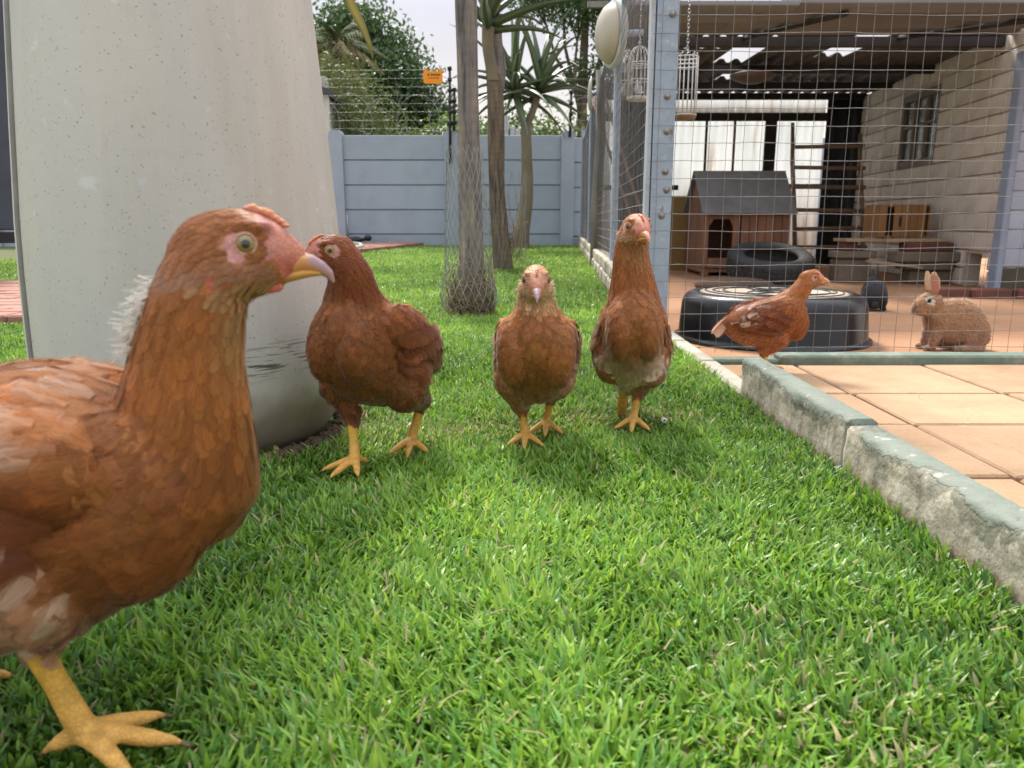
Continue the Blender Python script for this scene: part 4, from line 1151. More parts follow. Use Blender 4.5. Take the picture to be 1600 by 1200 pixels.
trunk_mesh([(.06, 0, 1.30), (.09, .02, 1.42), (.15, .03, 1.58), (.19, .03, 1.74)], [.046, .042, .042, .05], 'limb', M_aloe_smooth, a3, n=16, segs=16)
rosette((-.07, 0, 1.86), 24, .86, .092, a3, 21, 1.40, -.30, .9, (-.12, 0))
rosette((.22, .02, 1.86), 24, .88, .092, a3, 22, 1.40, -.25, 1.0, (.14, 0))

# wire netting sleeve round the first trunk, matted with dry grass
nt = empty('netting_sleeve', (-.150, 2.70, 0), 'loose wire netting sleeve around the thick aloe trunk', 'netting')
b = MB(); rows, cols = 17, 22
def npt(i, j):
    z = .02 + .54 * i / rows; a = 2 * PI * (j + .5 * (i % 2)) / cols
    r = .079 - .010 * i / rows + .008 * math.sin(a * 2 + z * 9) * (z / .55) + (.022 * math.exp(-((z - .06) / .07) ** 2))
    return Vector((r * math.cos(a) - .012 * (z / .55), r * math.sin(a), z + .006 * math.sin(j * 2.3)))
for i in range(rows):
    for j in range(cols):
        b.tube([npt(i, j), npt(i + 1, j)], .0010, 3, False); b.tube([npt(i, j), npt(i + 1, j + (1 if i % 2 else -1))], .0010, 3, False)
b.build('mesh', M_steel, nt)
M_dry = simple('dry_grass', (.30, .235, .14), (.19, .14, .085), 12, .95, .1)
b = MB()
for k in range(720):
    a = random.random() * 2 * PI; z = abs(random.gauss(0, .075)); r = random.uniform(.042, .070) + .014 * math.exp(-((z - .07) / .06) ** 2)
    p = Vector((r * math.cos(a) + .012, r * math.sin(a), z)); d = Vector((random.gauss(0, 1) - math.sin(a), random.gauss(0, 1) + math.cos(a), random.gauss(0, 1.3))).normalized()
    q = p + d * random.uniform(.03, .10); h_ = math.hypot(q.x, q.y); f = min(max(h_, .045), .088) / max(h_, 1e-4); q = Vector((q.x * f, q.y * f, max(.004, q.z)))
    m = (p + q) / 2; f2 = 1.06; m = Vector((m.x * f2, m.y * f2, m.z))
    b.tube([p, m, q], [.0014, .0017, .0006], 3, False)
tag(b.build('dry_grass', M_dry, nt), kind='stuff')
n2_ = empty('netting_sleeve', (-.03, 5.30, 0), 'flimsy netting with dry stalks behind the brown aloe trunk', 'netting')
b = MB()
for k in range(90):
    a = random.random() * 6.28; z = abs(random.gauss(0, .16)); x = .05 + random.gauss(0, .03)
    b.tube([(x, random.gauss(0, .03), z), (x + random.gauss(0, .03), random.gauss(0, .04), z + random.uniform(.04, .18))], .0016, 3, False)
tag(b.build('dry_stalks', M_dry, n2_), kind='stuff')
b = MB()
for j in range(14):
    a = 2 * PI * j / 14
    for s in (-1, 1):
        b.tube([(.125 * math.cos(a + s * .9 * t), .11 * math.sin(a + s * .9 * t), .02 + .62 * t) for t in (0, .25, .5, .75, 1)], .0012, 3, False)
b.build('mesh', M_steel, n2_)
# ------------------------------------------------------------------ edging blocks along the pen
M_block = simple('split_block', (.46, .42, .33), (.33, .30, .235), 7, .9, .8, .012, dirt=(.20, .18, .13), dirt_amt=.5, per_object=.18)
rw = empty('block_edging', (0, 0, 0), 'two courses of rough cream blocks along the foot of the pen side', 'edging')
def rough_block(L, W, H, seed):
    bm = bmesh.new(); bmesh.ops.create_cube(bm, size=1.0)
    for v in bm.verts: v.co = Vector((v.co.x * W, v.co.y * L, v.co.z * H))
    bmesh.ops.bevel(bm, geom=list(bm.edges), offset=.010, segments=2, affect='EDGES', profile=.6)
    bmesh.ops.subdivide_edges(bm, edges=[e for e in bm.edges if e.calc_length() > .06], cuts=3, use_grid_fill=True)
    for v in bm.verts:
        v.co += Vector((1, .5, .5)) * 0 + Vector((mnoise.noise(v.co * 18 + Vector((seed, 0, 0))) * .010, mnoise.noise(v.co * 15 + Vector((0, seed, 0))) * .006, mnoise.noise(v.co * 15 + Vector((0, 0, seed))) * .005))
    me = bpy.data.meshes.new('block'); bm.to_mesh(me); bm.free(); me.materials.append(M_block); return me
bl_m = [rough_block(.385, .085, .062, s * 3.7) for s in range(4)]
for row in range(2):
    y = 2.62 + .16 * row; k = 0
    while y < 10.1:
        x = block_x(y + .2) + .042 + .006 * row
        o = link_mesh('block', bl_m[k % 4], rw, (x, y + .195, .026 + .063 * row)); o.rotation_euler = (0, 0, -math.atan(.063) + random.uniform(-.02, .02)); y += .395; k += 1

# ------------------------------------------------------------------ wire pen
def mat_post():
    t = NT('chalky_blue_paint'); t.set(.75, 0, .3); v = t.coord()
    c = t.ramp(t.noise(14, v, 6), [(.3, (.33, .40, .50)), (.7, (.255, .32, .42))])
    c = t.mix(t.math('MULTIPLY', t.step(t.noise(55, v, 6, .7), .55, .66), .6), c, (.50, .50, .47))
    c = t.mix(t.math('MULTIPLY', t.step(t.noise(38, t.coord((1.5, 1, .5)), 7, .7), .60, .67), .9), c, (.20, .105, .055))
    t.color(c); t.bump(t.noise(60, v, 6), .4, .003); return t.m
M_post = mat_post()
M_postlite = simple('pale_blue_bar', (.42, .47, .53), (.34, .39, .46), 20, .7, .3, .002, dirt=(.24, .15, .09), dirt_amt=.5)
M_mesh = simple('weld_mesh', (.28, .285, .29), (.19, .19, .195), 25, .5, .1, metal=.55, dirt=(.16, .12, .09), dirt_amt=.6)
pen = empty('wire_pen', (.44, 2.34, -.1), 'welded wire mesh pen with blue grey steel posts', 'pen')
def W_(mb): # shift world coordinates into the pen's frame
    mb.v = [(x - .44, y - 2.34, z + .1) for x, y, z in mb.v]; return mb
b = MB(); b.prism([(.412, 2.345), (.474, 2.345), (.474, 2.352), (.418, 2.352), (.418, 2.42), (.412, 2.42)], -.12, 1.32, 'z'); W_(b).build('corner_post', M_post, pen)
b = MB(); b.prism([(.396, 2.350), (.408, 2.350), (.408, 2.39), (.396, 2.39)], -.1, 1.32, 'z'); W_(b).build('flat_bar', M_postlite, pen)
for y, w, m in ((4.0, .034, M_post), (7.2, .045, M_post), (9.95, .05, M_post)):
    b = MB(); x = pen_x(y) - .012; b.bbox((x - w / 2, y - w / 2, .0), (x + w / 2, y + w / 2, 1.42)); W_(b).build('post', m, pen)
M_pole = simple('weathered_pole', (.26, .24, .22), (.15, .135, .12), 30, .95, .7, .01, stretch=(1, 1, .12))
b = MB(); x = pen_x(5.7)
b.tube([(x - .02, 5.7, -.05), (x - .03, 5.7, .4), (x - .005, 5.72, .9), (x - .02, 5.72, 1.35)], [.045, .038, .034, .03], 10); W_(b).build('timber_pole', M_pole, pen)
b = MB(); b.bbox((.40, 2.345, 1.30), (4.2, 2.375, 1.34)); W_(b).build('top_rail', M_post, pen)
b = MB(); b.tube([(pen_x(2.35), 2.36, 1.31), (pen_x(10), 10.0, 1.31)], .018, 6); W_(b).build('top_rail', M_post, pen)
# front mesh, slightly buckled
def wob(a, b_, s): return .0022 * mnoise.noise(Vector((a * 5, b_ * 5, s))) + .0016 * mnoise.noise(Vector((a * 15, b_ * 15, s + 4)))
b = MB(); sp = .050
nxv = int((3.7 - .42) / sp); nzv = int((1.30 + .075) / sp)
for i in range(nxv + 1):
    x = .4265 + i * sp
    b.tube([(x + wob(x, z, 1) , 2.338 + .006 * mnoise.noise(Vector((x * 2, z * 2, 8))), z) for z in np.arange(-.078, 1.30, .05)], .0008, 4, False)
for k in range(nzv + 1):
    z = -.060 + k * sp; sag = .006 * mnoise.noise(Vector((z * 7, 0, 3)))
    b.tube([(x, 2.3362 + .006 * mnoise.noise(Vector((x * 2, z * 2, 8))), z + 1.6 * wob(x, z, 2) + sag + .010 * max(0, (x - 1.2)) * .6) for x in np.arange(.400, 3.7, .05)], .0009, 4, False)
W_(b).build('front_mesh', M_mesh, pen)
b = MB()
ys = np.arange(2.37, 9.95, .05)
for y in ys:
    x = pen_x(y) - .018
    b.tube([(x + .003 * mnoise.noise(Vector((y * 9, z * 5, 2))), y + wob(y, z, 6), z) for z in np.arange(.0, 1.31, .13)], .0010, 3, False)
for z in np.arange(.02, 1.31, .05):
    b.tube([(pen_x(y) - .020 + .003 * mnoise.noise(Vector((y * 3, z * 5, 2))), y, z + 1.8 * wob(y, z, 5)) for y in np.arange(2.36, 9.95, .13)], .0011, 3, False)
W_(b).build('side_mesh', M_mesh, pen)
M_bolt = simple('bolt', (.34, .36, .38), (.26, .22, .19), 60, .45, .2, metal=.6)
for x, z in ((.455, .893), (.449, .672), (.452, .575), (.452, .462), (.458, .41), (.446, .335)):
    b = MB(); rt = Matrix.Rotation(R(90), 3, 'X')
    b.lathe([(0.0, 0), (.0105, 0), (.0105, .002), (.006, .0022), (.006, .006), (0, .007)], 10, (x, 2.345, z), rt); W_(b).build('bolt', M_bolt, pen)
# shade net hung on the far side panels
def mat_net():
    t = NT('shade_net'); t.set(.9, 0, .1); v = t.coord()
    t.color(t.ramp(t.noise(6, v, 5), [(.3, (.075, .078, .082)), (.7, (.13, .13, .13))]))
    t.l(t.math('ADD', t.math('MULTIPLY', t.step(t.noise(5, t.coord((1, 1, .4)), 5), .35, .65), .30), .42), t.b.inputs['Alpha']); return t.m
M_net = mat_net()
b = MB(); vs = []; n1, n2 = 30, 10
for i in range(n1 + 1):
    y = 5.15 + (9.9 - 5.15) * i / n1
    for k in range(n2 + 1):
        z = .06 + 1.25 * k / n2; vs.append((pen_x(y) + .03 + .012 * mnoise.noise(Vector((y * 3, z * 3, 0))), y, z))
b.add(vs, [(i * (n2 + 1) + k, (i + 1) * (n2 + 1) + k, (i + 1) * (n2 + 1) + k + 1, i * (n2 + 1) + k + 1) for i in range(n1) for k in range(n2)], True); W_(b).build('shade_net', M_net, pen)

# round bulkhead lamps on the side of the pen
M_lampglass = simple('lamp_cover', (.50, .455, .385), (.44, .385, .30), 6, .35, .05, dirt=(.42, .32, .20), dirt_amt=.5)
M_lamprim = simple('lamp_rim', (.50, .54, .55), (.44, .48, .49), 8, .5, .1)
for y, dz, az, lab in ((3.92, 1.19, 192, 'large round bulkhead lamp with a cream dome high on the near pen post'), (5.6, 1.17, 175, 'second round lamp further along the pen side, seen edge on')):
    e = empty('bulkhead_lamp', (pen_x(y) - (.045 if y < 4.5 else .088), y, dz), lab, 'lamp', 'round lamps on the pen side', R(az)); e.scale = (1.28,) * 3 if y < 4 else (.35, 1.0, 1.0)
    rt = Matrix.Rotation(R(90), 3, 'Y')
    MB().lathe([(0, -.022), (.10, -.022), (.119, -.010), (.122, .004), (.114, .010), (.102, .010), (0, .010)], 40, (0, 0, 0), rt).build('rim', M_lamprim, e)
    MB().lathe([(.106, .0105), (.103, .020), (.092, .036), (.070, .050), (.042, .059), (.02, .063), (0, .064)], 40, (0, 0, 0), rt).build('dome', M_lampglass, e)
    MB().tube([(-.03, 0, 0), (-.115, 0, .01)], .012, 8).build('bracket', M_post, e)

# hanging bird cages
M_white = simple('white_enamel', (.66, .67, .66), (.52, .53, .53), 30, .5, .1, dirt=(.34, .27, .20), dirt_amt=.6)
M_cork = simple('cork_base', (.24, .15, .08), (.17, .10, .055), 20, .8, .2)
def cage(loc, r, h, lab, dome, base_m, hang):
    e = empty('bird_cage', loc, lab, 'bird cage', 'white bird cages hung in the pen')
    b = MB(); n = 16; hb = h * (.66 if dome else .95)
    for k in range(n):
        a = 2 * PI * k / n; c, s = math.cos(a), math.sin(a)
        pts = [(r * c, r * s, 0), (r * c, r * s, hb)]
        if dome: pts += [(r * math.cos(t) * c, r * math.cos(t) * s, hb + (h - hb) * math.sin(t)) for t in (.35, .7, 1.05, 1.4)]
        b.tube(pts, .0016, 4)
    b.build('bars', M_white, e)
    for z in ((0, hb * .5, hb, hb * .93) if dome else (0, hb, hb * .86)):
        MB().tube([(r * 1.01 * math.cos(2 * PI * k / 24), r * 1.01 * math.sin(2 * PI * k / 24), z) for k in range(25)], .0024, 5).build('hoop', M_white, e)
    MB().lathe([(0, -.012), (r * .98, -.012), (r * 1.04, -.004), (r * 1.04, .002), (0, .002)], 24).build('base', base_m, e)
    b = MB(); z = h
    if dome:
        MB().add(*blob((0, 0, h + .012), (.006, .013, .009)), True).add(*blob((0, -.012, h + .021), (.004, .005, .004)), True).add(*blob((0, .016, h + .018), (.002, .010, .003), Matrix.Rotation(R(35), 3, 'X')), True).build('bird_finial', M_white, e); z = h + .022
        for s in (-1, 1): MB().add(*blob((.010 * s, s * .016, .035), (.010, .010, .022)), True).add(*blob((.010 * s, s * .016, .064), (.007, .007, .009)), True).build('ornament_bird', M_white, e)
    else:
        for k in range(10):
            a = 2 * PI * k / 10; b.tube([(r * math.cos(a), r * math.sin(a), hb), (r * .9 * math.cos(a + .3), r * .9 * math.sin(a + .3), hb + .012), (r * .5 * math.cos(a + .6), r * .5 * math.sin(a + .6), h)], .0015, 4)
    k = 0
    while z < hang - loc[2]:
        b.tube([(.004 * math.cos(t) * (k % 2), .004 * math.cos(t) * (1 - k % 2), z + .007 + .008 * math.sin(t)) for t in np.linspace(0, 2 * PI, 9)], .0011, 4); z += .011; k += 1
    b.build('chain', M_steel, e)
cage((.560, 3.6, .855), .049, .215, 'small white domed bird cage with a bird on top, left of the corner post', True, M_white, 1.40)
cage((.560, 2.62, .655), .036, .185, 'white round bird cage with a wooden base, right of the corner post', False, M_cork, 1.40)
cage((.60, 4.4, .98), .055, .22, 'rusty hanging cage half hidden behind the domed bird cage', True, M_cork, 1.42)
b = MB(); b.box((.9, 2.62, 1.42), (1.3, .03, .03)).box((1.0, 3.6, 1.42), (1.2, .03, .03)).box((1.0, 4.4, 1.44), (1.2, .03, .03))
tag(b.build('cage_beam', M_pole), 'weathered overhead poles the cages hang from', 'beam')

# ------------------------------------------------------------------ the open hut behind the mesh
hut = empty('animal_hut', (2.0, 6.0, -.1), 'open fronted animal hut with dark iron roof and pale sheet back wall', 'hut')
def Hh(mb): mb.v = [(x - 2.0, y - 6.0, z + .1) for x, y, z in mb.v]; return mb
def at_hut(o, p): o.location = (p[0] - 2.0, p[1] - 6.0, p[2] + .1); return o
M_iron = simple('old_iron_roof', (.13, .125, .125), (.08, .078, .08), 5, .8, .3, .004, dirt=(.14, .10, .08), dirt_amt=.5)
def mat_trans(name, c, c2, f):
    t = NT(name); t.set(.5, 0, .3); v = t.coord((1, 1, .35))
    col = t.ramp(t.noise(4, v, 6), [(.3, c), (.7, c2)])
    col = t.mix(t.math('MULTIPLY', t.step(t.noise(9, t.coord((1, 1, .10)), 5), .58, .70), .45), col, (.42, .33, .22))
    t.color(col); tr = t.n('ShaderNodeBsdfTranslucent'); t.l(col, tr.inputs[0])
    mx = t.n('ShaderNodeMixShader'); mx.inputs[0].default_value = f; t.l(t.b.outputs[0], mx.inputs[1]); t.l(tr.outputs[0], mx.inputs[2]); t.l(mx.outputs[0], t.out.inputs[0]); return t.m
M_fibre = mat_trans('translucent_sheet', (.86, .87, .86), (.74, .76, .76), .72)
def roof_z(y): return 1.415 + (y - 4.9) * .022
def corr(x0, x1, y0, y1, name, mat):
    n = max(4, int((x1 - x0) / .012)); vs = []; th = .004
    for s in (0, 1):
        for y in (y0, y1):
            for i in range(n + 1):
                x = x0 + (x1 - x0) * i / n; vs.append((x, y, roof_z(y) + .014 * math.tanh(2.2 * math.sin(2 * PI * x / .105)) + th * s))
    m = n + 1; fs = []
    for i in range(n):
        fs += [(i, i + 1, m + i + 1, m + i), (2 * m + i, 3 * m + i, 3 * m + i + 1, 2 * m + i + 1), (i, 2 * m + i, 2 * m + i + 1, i + 1), (m + i, m + i + 1, 3 * m + i + 1, 3 * m + i)]
    fs += [(0, m, 3 * m, 2 * m), (n, 2 * m + n, 3 * m + n, m + n)]
    return Hh(MB().add(vs, fs, True)).build(name, mat, hut)
holes = {}
x = .80; strips = []
while x < 3.3: strips.append((x, x + .21)); x += .21
for (xa, xb) in strips:
    mid = (xa + xb) / 2; gaps = []
    if .95 < mid < 1.55: gaps.append((5.03, 5.33))
    if 1.49 < mid < 1.70: gaps.append((5.03, 5.85))
    if 2.1 < mid < 2.32: gaps.append((4.92, 5.62))
    if 1.70 < mid < 1.92: gaps.append((6.25, 6.62))
    y = 4.90
    for ga, gb in gaps + [(7.46, 7.46)]:
        if ga - y > .03: corr(xa, xb - .001, y, ga, 'roof_sheet', M_iron)
        y = gb
M_timber = simple('weathered_timber', (.20, .203, .212), (.135, .137, .145), 8, .9, .4, .004, stretch=(.15, 1, 1), dirt=(.30, .26, .22), dirt_amt=.4, per_object=.3)
M_darkwood = simple('dark_timber', (.030, .028, .028), (.045, .038, .034), 10, .85, .3, .003)
for k in range(7):
    y = 4.00 + .132 * k; z = 1.335 + .012 * k + (.020 if k % 2 else 0)
    for xa, xb, dz in ((.58, 1.37 - .05 * k, -.010), (1.375 - .05 * k, 4.6, 0)):
        Hh(MB().chamfer(((xa + xb) / 2, y, z + dz), (xb - xa, .108, .024), .004, Matrix.Rotation(R(-9), 3, 'X'))).build('roof_board', M_timber, hut)
for pts in (((1.62, 4.0, 1.30), (1.38, 4.9, 1.385)), ((2.75, 4.0, 1.30), (2.30, 4.9, 1.385))):
    Hh(MB().tube(pts, .014, 6)).build('brace_rod', M_darkwood, hut)
Hh(MB().bbox((2.95, 4.45, 1.30), (4.6, 4.95, 1.34))).build('eave_board', M_darkwood, hut)
for y in (4.93, 5.9, 6.7, 7.34): Hh(MB().bbox((pen_x(y) + .04, y - .025, roof_z(y) - .075), (3.2, y + .025, roof_z(y) - .022))).build('purlin', M_darkwood, hut)
# back wall of fibre sheets
def back_sheet(x0, x1, z0, z1, y, mat, name='back_sheet', amp=.006, pitch=.076):
    n = max(4, int((x1 - x0) / .0095)); vs = []; m = n + 1
    for s in (0, 1):
        for z in (z0, z1):
            for i in range(n + 1):
                xx = x0 + (x1 - x0) * i / n; vs.append((xx, y + amp * math.sin(2 * PI * xx / pitch) + .003 * s, z))
    fs = []
    for i in range(n): fs += [(i, i + 1, m + i + 1, m + i), (2 * m + i, 3 * m + i, 3 * m + i + 1, 2 * m + i + 1), (i, 2 * m + i, 2 * m + i + 1, i + 1), (m + i, m + i + 1, 3 * m + i + 1, 3 * m + i)]
    return Hh(MB().add(vs, fs, True)).build(name, mat, hut)
for xa, xb in ((.79, .95), (.96, 1.40), (1.41, 1.79), (1.80, 2.34), (2.42, 2.875)): back_sheet(xa, xb, -.1, 1.225, 7.42, M_fibre)
for xa, xb in ((.79, 1.25), (1.255, 2.05), (2.055, 2.885)): back_sheet(xa, xb, 1.275, 1.455, 7.43, M_fibre)
M_rustbar = simple('rusty_strip', (.22, .13, .07), (.13, .08, .05), 14, .9, .2)
Hh(MB().bbox((.78, 7.375, 1.215), (2.9, 7.41, 1.285)).bbox((2.33, 7.375, -.1), (2.43, 7.408, 1.214)).bbox((.78, 7.38, .60), (1.55, 7.405, .645)).bbox((2.431, 7.38, .61), (2.9, 7.405, .655))).build('wall_frame', M_darkwood, hut)
for x in (1.40, 1.79, 2.05): Hh(MB().bbox((x - .010, 7.39, .646 if x < 1.6 else -.1), (x + .010, 7.408, 1.214))).build('joint_strip', M_rustbar if x != 1.79 else M_darkwood, hut)
M_darksheet = simple('dark_sheet', (.040, .046, .055), (.025, .028, .034), 5, .7, .2)
back_sheet(2.89, 3.26, -.1, 1.45, 7.40, M_darksheet, 'dark_panel', .010, .09)
# right wall of painted bricks
A_, B_ = Vector((2.935, 4.70, 0)), Vector((3.20, 7.36, 0)); U_ = (B_ - A_).normalized(); N_ = Vector((-U_.y, U_.x, 0)); Lw = (B_ - A_).length
M_brickw = simple('painted_brick', (.70, .64, .57), (.60, .545, .48), 6, .85, .35, .004, dirt=(.26, .16, .10), dirt_amt=.35, per_object=.14)
M_mortar = simple('mortar', (.56, .50, .44), (.46, .41, .35), 20, .95)
aw = math.atan2(U_.y, U_.x)
rotw = Matrix.Rotation(aw, 3, 'Z')
def wall_seg(u0, u1, z0, z1):
    c = A_ + U_ * ((u0 + u1) / 2) - N_ * .06; Hh(MB().box((c.x, c.y, (z0 + z1) / 2), (u1 - u0, .10, z1 - z0), rotw)).build('wall_core', M_mortar, hut)
w0, w1, wz0, wz1 = 1.04, 1.72, .75, 1.24      # window opening
h0, h1, hz0, hz1 = .10, .42, -.1, .115         # low burrow opening
wall_seg(0, h0, -.1, hz1); wall_seg(h1, Lw, -.1, hz1); wall_seg(0, Lw, hz1, wz0); wall_seg(0, w0, wz0, wz1); wall_seg(w1, Lw, wz0, wz1); wall_seg(0, Lw, wz1, 1.43)
bh, bl_ = .117, .31
bcache = {}
for r in range(13):
    z0 = -.1 + bh * r
    c0 = -.155 * (r % 2); u = c0
    while u < Lw:
        ua, ub = max(u, 0), min(u + bl_, Lw); u += bl_
        segs = [(ua, ub)]
        for (o0, o1, q0, q1) in ((w0, w1, wz0, wz1), (h0, h1, hz0, hz1)):
            if z0 + bh * .6 > q0 and z0 + bh * .4 < q1:
                ns = []
                for a, c in segs:
                    if c <= o0 or a >= o1: ns.append((a, c))
                    else:
                        if a < o0: ns.append((a, o0))
                        if c > o1: ns.append((o1, c))
                segs = ns
        for a, c in segs:
            if c - a < .03: continue
            key = round(c - a, 2)
            if key not in bcache: bcache[key] = MB().chamfer((0, 0, 0), (key - .008, .022, bh - .008), .004).mesh('brick', M_brickw)
            p = A_ + U_ * ((a + c) / 2) - N_ * (.004 - random.uniform(0, .006))
            o = link_mesh('brick', bcache[key], hut); at_hut(o, (p.x, p.y, z0 + bh / 2)); o.rotation_euler = (0, 0, aw + random.uniform(-.004, .004))
# window
wf = MB(); M_wframe = simple('window_frame', (.24, .21, .18), (.18, .155, .13), 12, .8, .2)
def wp(u, z, d=0.0): p = A_ + U_ * u + N_ * d; return (p.x, p.y, z)
for (ua, ub, za, zb) in ((w0, w1, wz0 - .03, wz0 + .025), (w0, w1, wz1 - .02, wz1 + .03), (w0, w0 + .03, wz0, wz1), (w1 - .03, w1, wz0, wz1), (w0 + .22, w0 + .245, wz0, wz1), (w0 + .44, w0 + .465, wz0, wz1), (w0, w1, wz0 + .27, wz0 + .29)):
    c = wp((ua + ub) / 2, (za + zb) / 2, -.01); wf.box(c, (ub - ua, .03, zb - za), rotw)
wo = Hh(wf).build('window', M_wframe, hut)
M_glass = simple('dusty_glass', (.075, .095, .09), (.05, .065, .062), 7, .25, .05, spec=.6)
for i in range(3):
    for k in range(2):
        c = wp(w0 + .03 + .22 * i + .1, wz0 + (.15 if k == 0 else .38), -.022); Hh(MB().box(c, (.20, .006, .24 if k == 0 else .20), rotw)).build('pane', M_glass, wo)
# dark recess behind the burrow opening
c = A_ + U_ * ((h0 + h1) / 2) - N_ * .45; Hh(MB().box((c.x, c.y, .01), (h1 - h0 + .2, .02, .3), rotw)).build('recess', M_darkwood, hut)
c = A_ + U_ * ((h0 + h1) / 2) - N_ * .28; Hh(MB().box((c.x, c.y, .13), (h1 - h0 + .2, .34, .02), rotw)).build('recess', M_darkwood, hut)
# blue painted wall facing the lawn at the right
bw_ = empty('blue_wall', (2.955, 4.68, -.1), 'pale blue painted brick wall end at the right edge of the hut', 'wall')
M_blue = simple('pale_blue_brick', (.42, .47, .575), (.34, .39, .49), 6, .8, .35, .003, dirt=(.42, .44, .48), dirt_amt=.4, per_object=.10)
M_blueb = simple('blue_joint', (.34, .39, .49), (.29, .33, .42), 10, .9)
M_plinth = simple('mossy_plinth', (.10, .095, .07), (.07, .065, .05), 10, .95, .4)
MB().bbox((.0, .014, .14), (2.0, .12, 1.37)).build('wall_core', M_blueb, bw_); MB().bbox((-.0, .0, 0), (2.0, .12, .138)).build('plinth', M_plinth, bw_)
MB().chamfer((-.022, .02, .685), (.04, .08, 1.37), .006).build('corner_trim', simple('blue_trim', (.30, .36, .48), (.24, .29, .40), 10, .7, .2), bw_)
bm1 = MB().chamfer((0, 0, 0), (.228, .022, .106), .004).mesh('brick', M_blue); bm2 = MB().chamfer((0, 0, 0), (.110, .022, .106), .004).mesh('brick', M_blue)
for r in range(11):
    x = .004
    if r % 2: o = link_mesh('brick', bm2, bw_, (x + .057, .012, .20 + .112 * r)); x += .118
    while x < 1.75: o = link_mesh('brick', bm1, bw_, (x + .118, .012 + random.uniform(-.002, .002), .20 + .112 * r)); x += .236
# hanging dish lamp under the roof
dl = empty('dish_lamp', (1.72, 5.85, 1.33), 'brown round dish lamp hanging under the hut roof', 'lamp')
MB().lathe([(0, -.045), (.07, -.04), (.13, -.015), (.155, .01), (.15, .018), (.05, .045), (0, .05)], 32).build('dish', simple('dish', (.16, .115, .085), (.11, .08, .06), 8, .7, .2), dl)
MB().tube([(0, 0, .05), (0, 0, .075)], .006, 6).build('stem', M_darkwood, dl)

# ------------------------------------------------------------------ things in the hut
kn = empty('dog_kennel', (1.775, 6.3, -.1), 'brown wooden kennel with a grey felt roof', 'kennel'); kn.scale = (.90, .95, .95); kn.location.x = 1.80
M_redwood = simple('stained_wood', (.34, .175, .105), (.22, .115, .072), 12, .75, .3, .003, stretch=(1, 1, .12), per_object=.35)
M_felt = simple('grey_felt', (.25, .252, .256), (.195, .198, .20), 9, .9, .4, .004, dirt=(.12, .115, .11), dirt_amt=.4)
def kp(mb, name, mat): return mb.build(name, mat, kn)
kp(MB().bbox((-.37, -.28, .03), (.37, .28, .06)), 'floor', M_redwood)
for k in range(6):        # boards right of the door
    x = -.045 + .07 * k; kp(MB().chamfer((x + .035, -.29, .285), (.067, .018, .44), .003), 'plank', M_redwood)
for x in (-.345, ): kp(MB().chamfer((x, -.29, .285), (.05, .018, .44), .003), 'plank', M_redwood)
kp(MB().chamfer((-.09, -.292, .285), (.05, .02, .44), .003), 'plank', M_redwood)
kp(MB().chamfer((-.205, -.29, .105), (.22, .018, .08), .003), 'plank', M_redwood)
kp(MB().prism([(-.319, .505), (-.319, .40), (-.28, .455), (-.15, .455), (-.116, .40), (-.116, .505)], -.299, -.281), 'door_arch', M_redwood)
kp(MB().bbox((-.37, -.28, .06), (-.355, .28, .5)).bbox((.355, -.28, .06), (.37, .28, .5)).bbox((-.37, .27, .06), (.37, .285, .5)), 'side_wall', M_redwood)
for s in (-1, 1):
    b = MB(); b.prism([(-.36, .49), (-.02, .815), (-.02, .84), (-.38, .50)] if s < 0 else [(.36, .49), (.02, .815), (.02, .84), (.38, .50)], -.40, .40, 'x'); kp(b, 'roof', M_felt)
kp(MB().bbox((-.40, -.03, .815), (.40, .03, .848)), 'ridge', M_felt)
for s in (-1, 1): kp(MB().prism([(-.28, .5), (.28, .5), (0, .80)], s * .362 - .006, s * .362 + .006, 'x'), 'gable', M_redwood)
for x in (-.33, .33):
    for y in (-.25, .25): kp(MB().bbox((x - .03, y - .03, 0), (x + .03, y + .03, .03)), 'leg', M_redwood)
# tyre
ty = empty('tyre', (1.80, 5.42, .02), 'worn black car tyre lying tilted in front of the kennel', 'tyre')
M_rub = simple('rubber', (.065, .065, .068), (.042, .042, .045), 10, .75, .4, .004, dirt=(.085, .075, .065), dirt_amt=.6)
rx = Matrix.Rotation(R(15), 3, 'X')
pf = [(.185, -.075), (.215, -.090), (.265, -.088), (.287, -.066), (.290, 0), (.287, .066), (.265, .088), (.215, .090), (.185, .075), (.178, .06), (.24, .045), (.25, 0), (.24, -.045), (.178, -.06)]
MB().lathe(pf, 56, (0, 0, 0), rx, closed=True).build('carcass', M_rub, ty)
b = MB()
for z in (-.048, -.016, .016, .048):
    for k in range(40):
        a = 2 * PI * (k + .5 * ((z > 0) + 0)) / 40; rt = rx @ Matrix.Rotation(a, 3, 'Z'); b.box(rx @ Vector((.2905 * math.cos(a), .2905 * math.sin(a), z)), (.008, .038, .024), rt)
b.build('tread', M_rub, ty)
# perch ladder
ld = empty('perch_ladder', (2.70, 6.6, -.1), 'rough wooden perch ladder leaning on the back wall', 'ladder')
M_stick = simple('rough_stick', (.34, .225, .145), (.23, .15, .10), 14, .9, .5, .005, stretch=(1, 1, .2))
def rail_pt(x, z): return Vector((x, .32 * (z + .1) / 1.24 * 1.0, z + .1))
for x, zt in ((-.29, 1.14), (.29, 1.05)):
    MB().tube([rail_pt(x, -.1), rail_pt(x + .004, .4), rail_pt(x - .006, .8), rail_pt(x + .002, zt)], [.022, .02, .02, .016], 8).build('rail', M_stick, ld)
for z in (.10, .25, .41, .60, .765, .935): MB().tube([rail_pt(-.31, z) + Vector((0, -.03, 0)), rail_pt(.31, z + random.uniform(-.015, .015)) + Vector((0, -.03, 0))], .017, 7).build('rung', M_stick, ld)
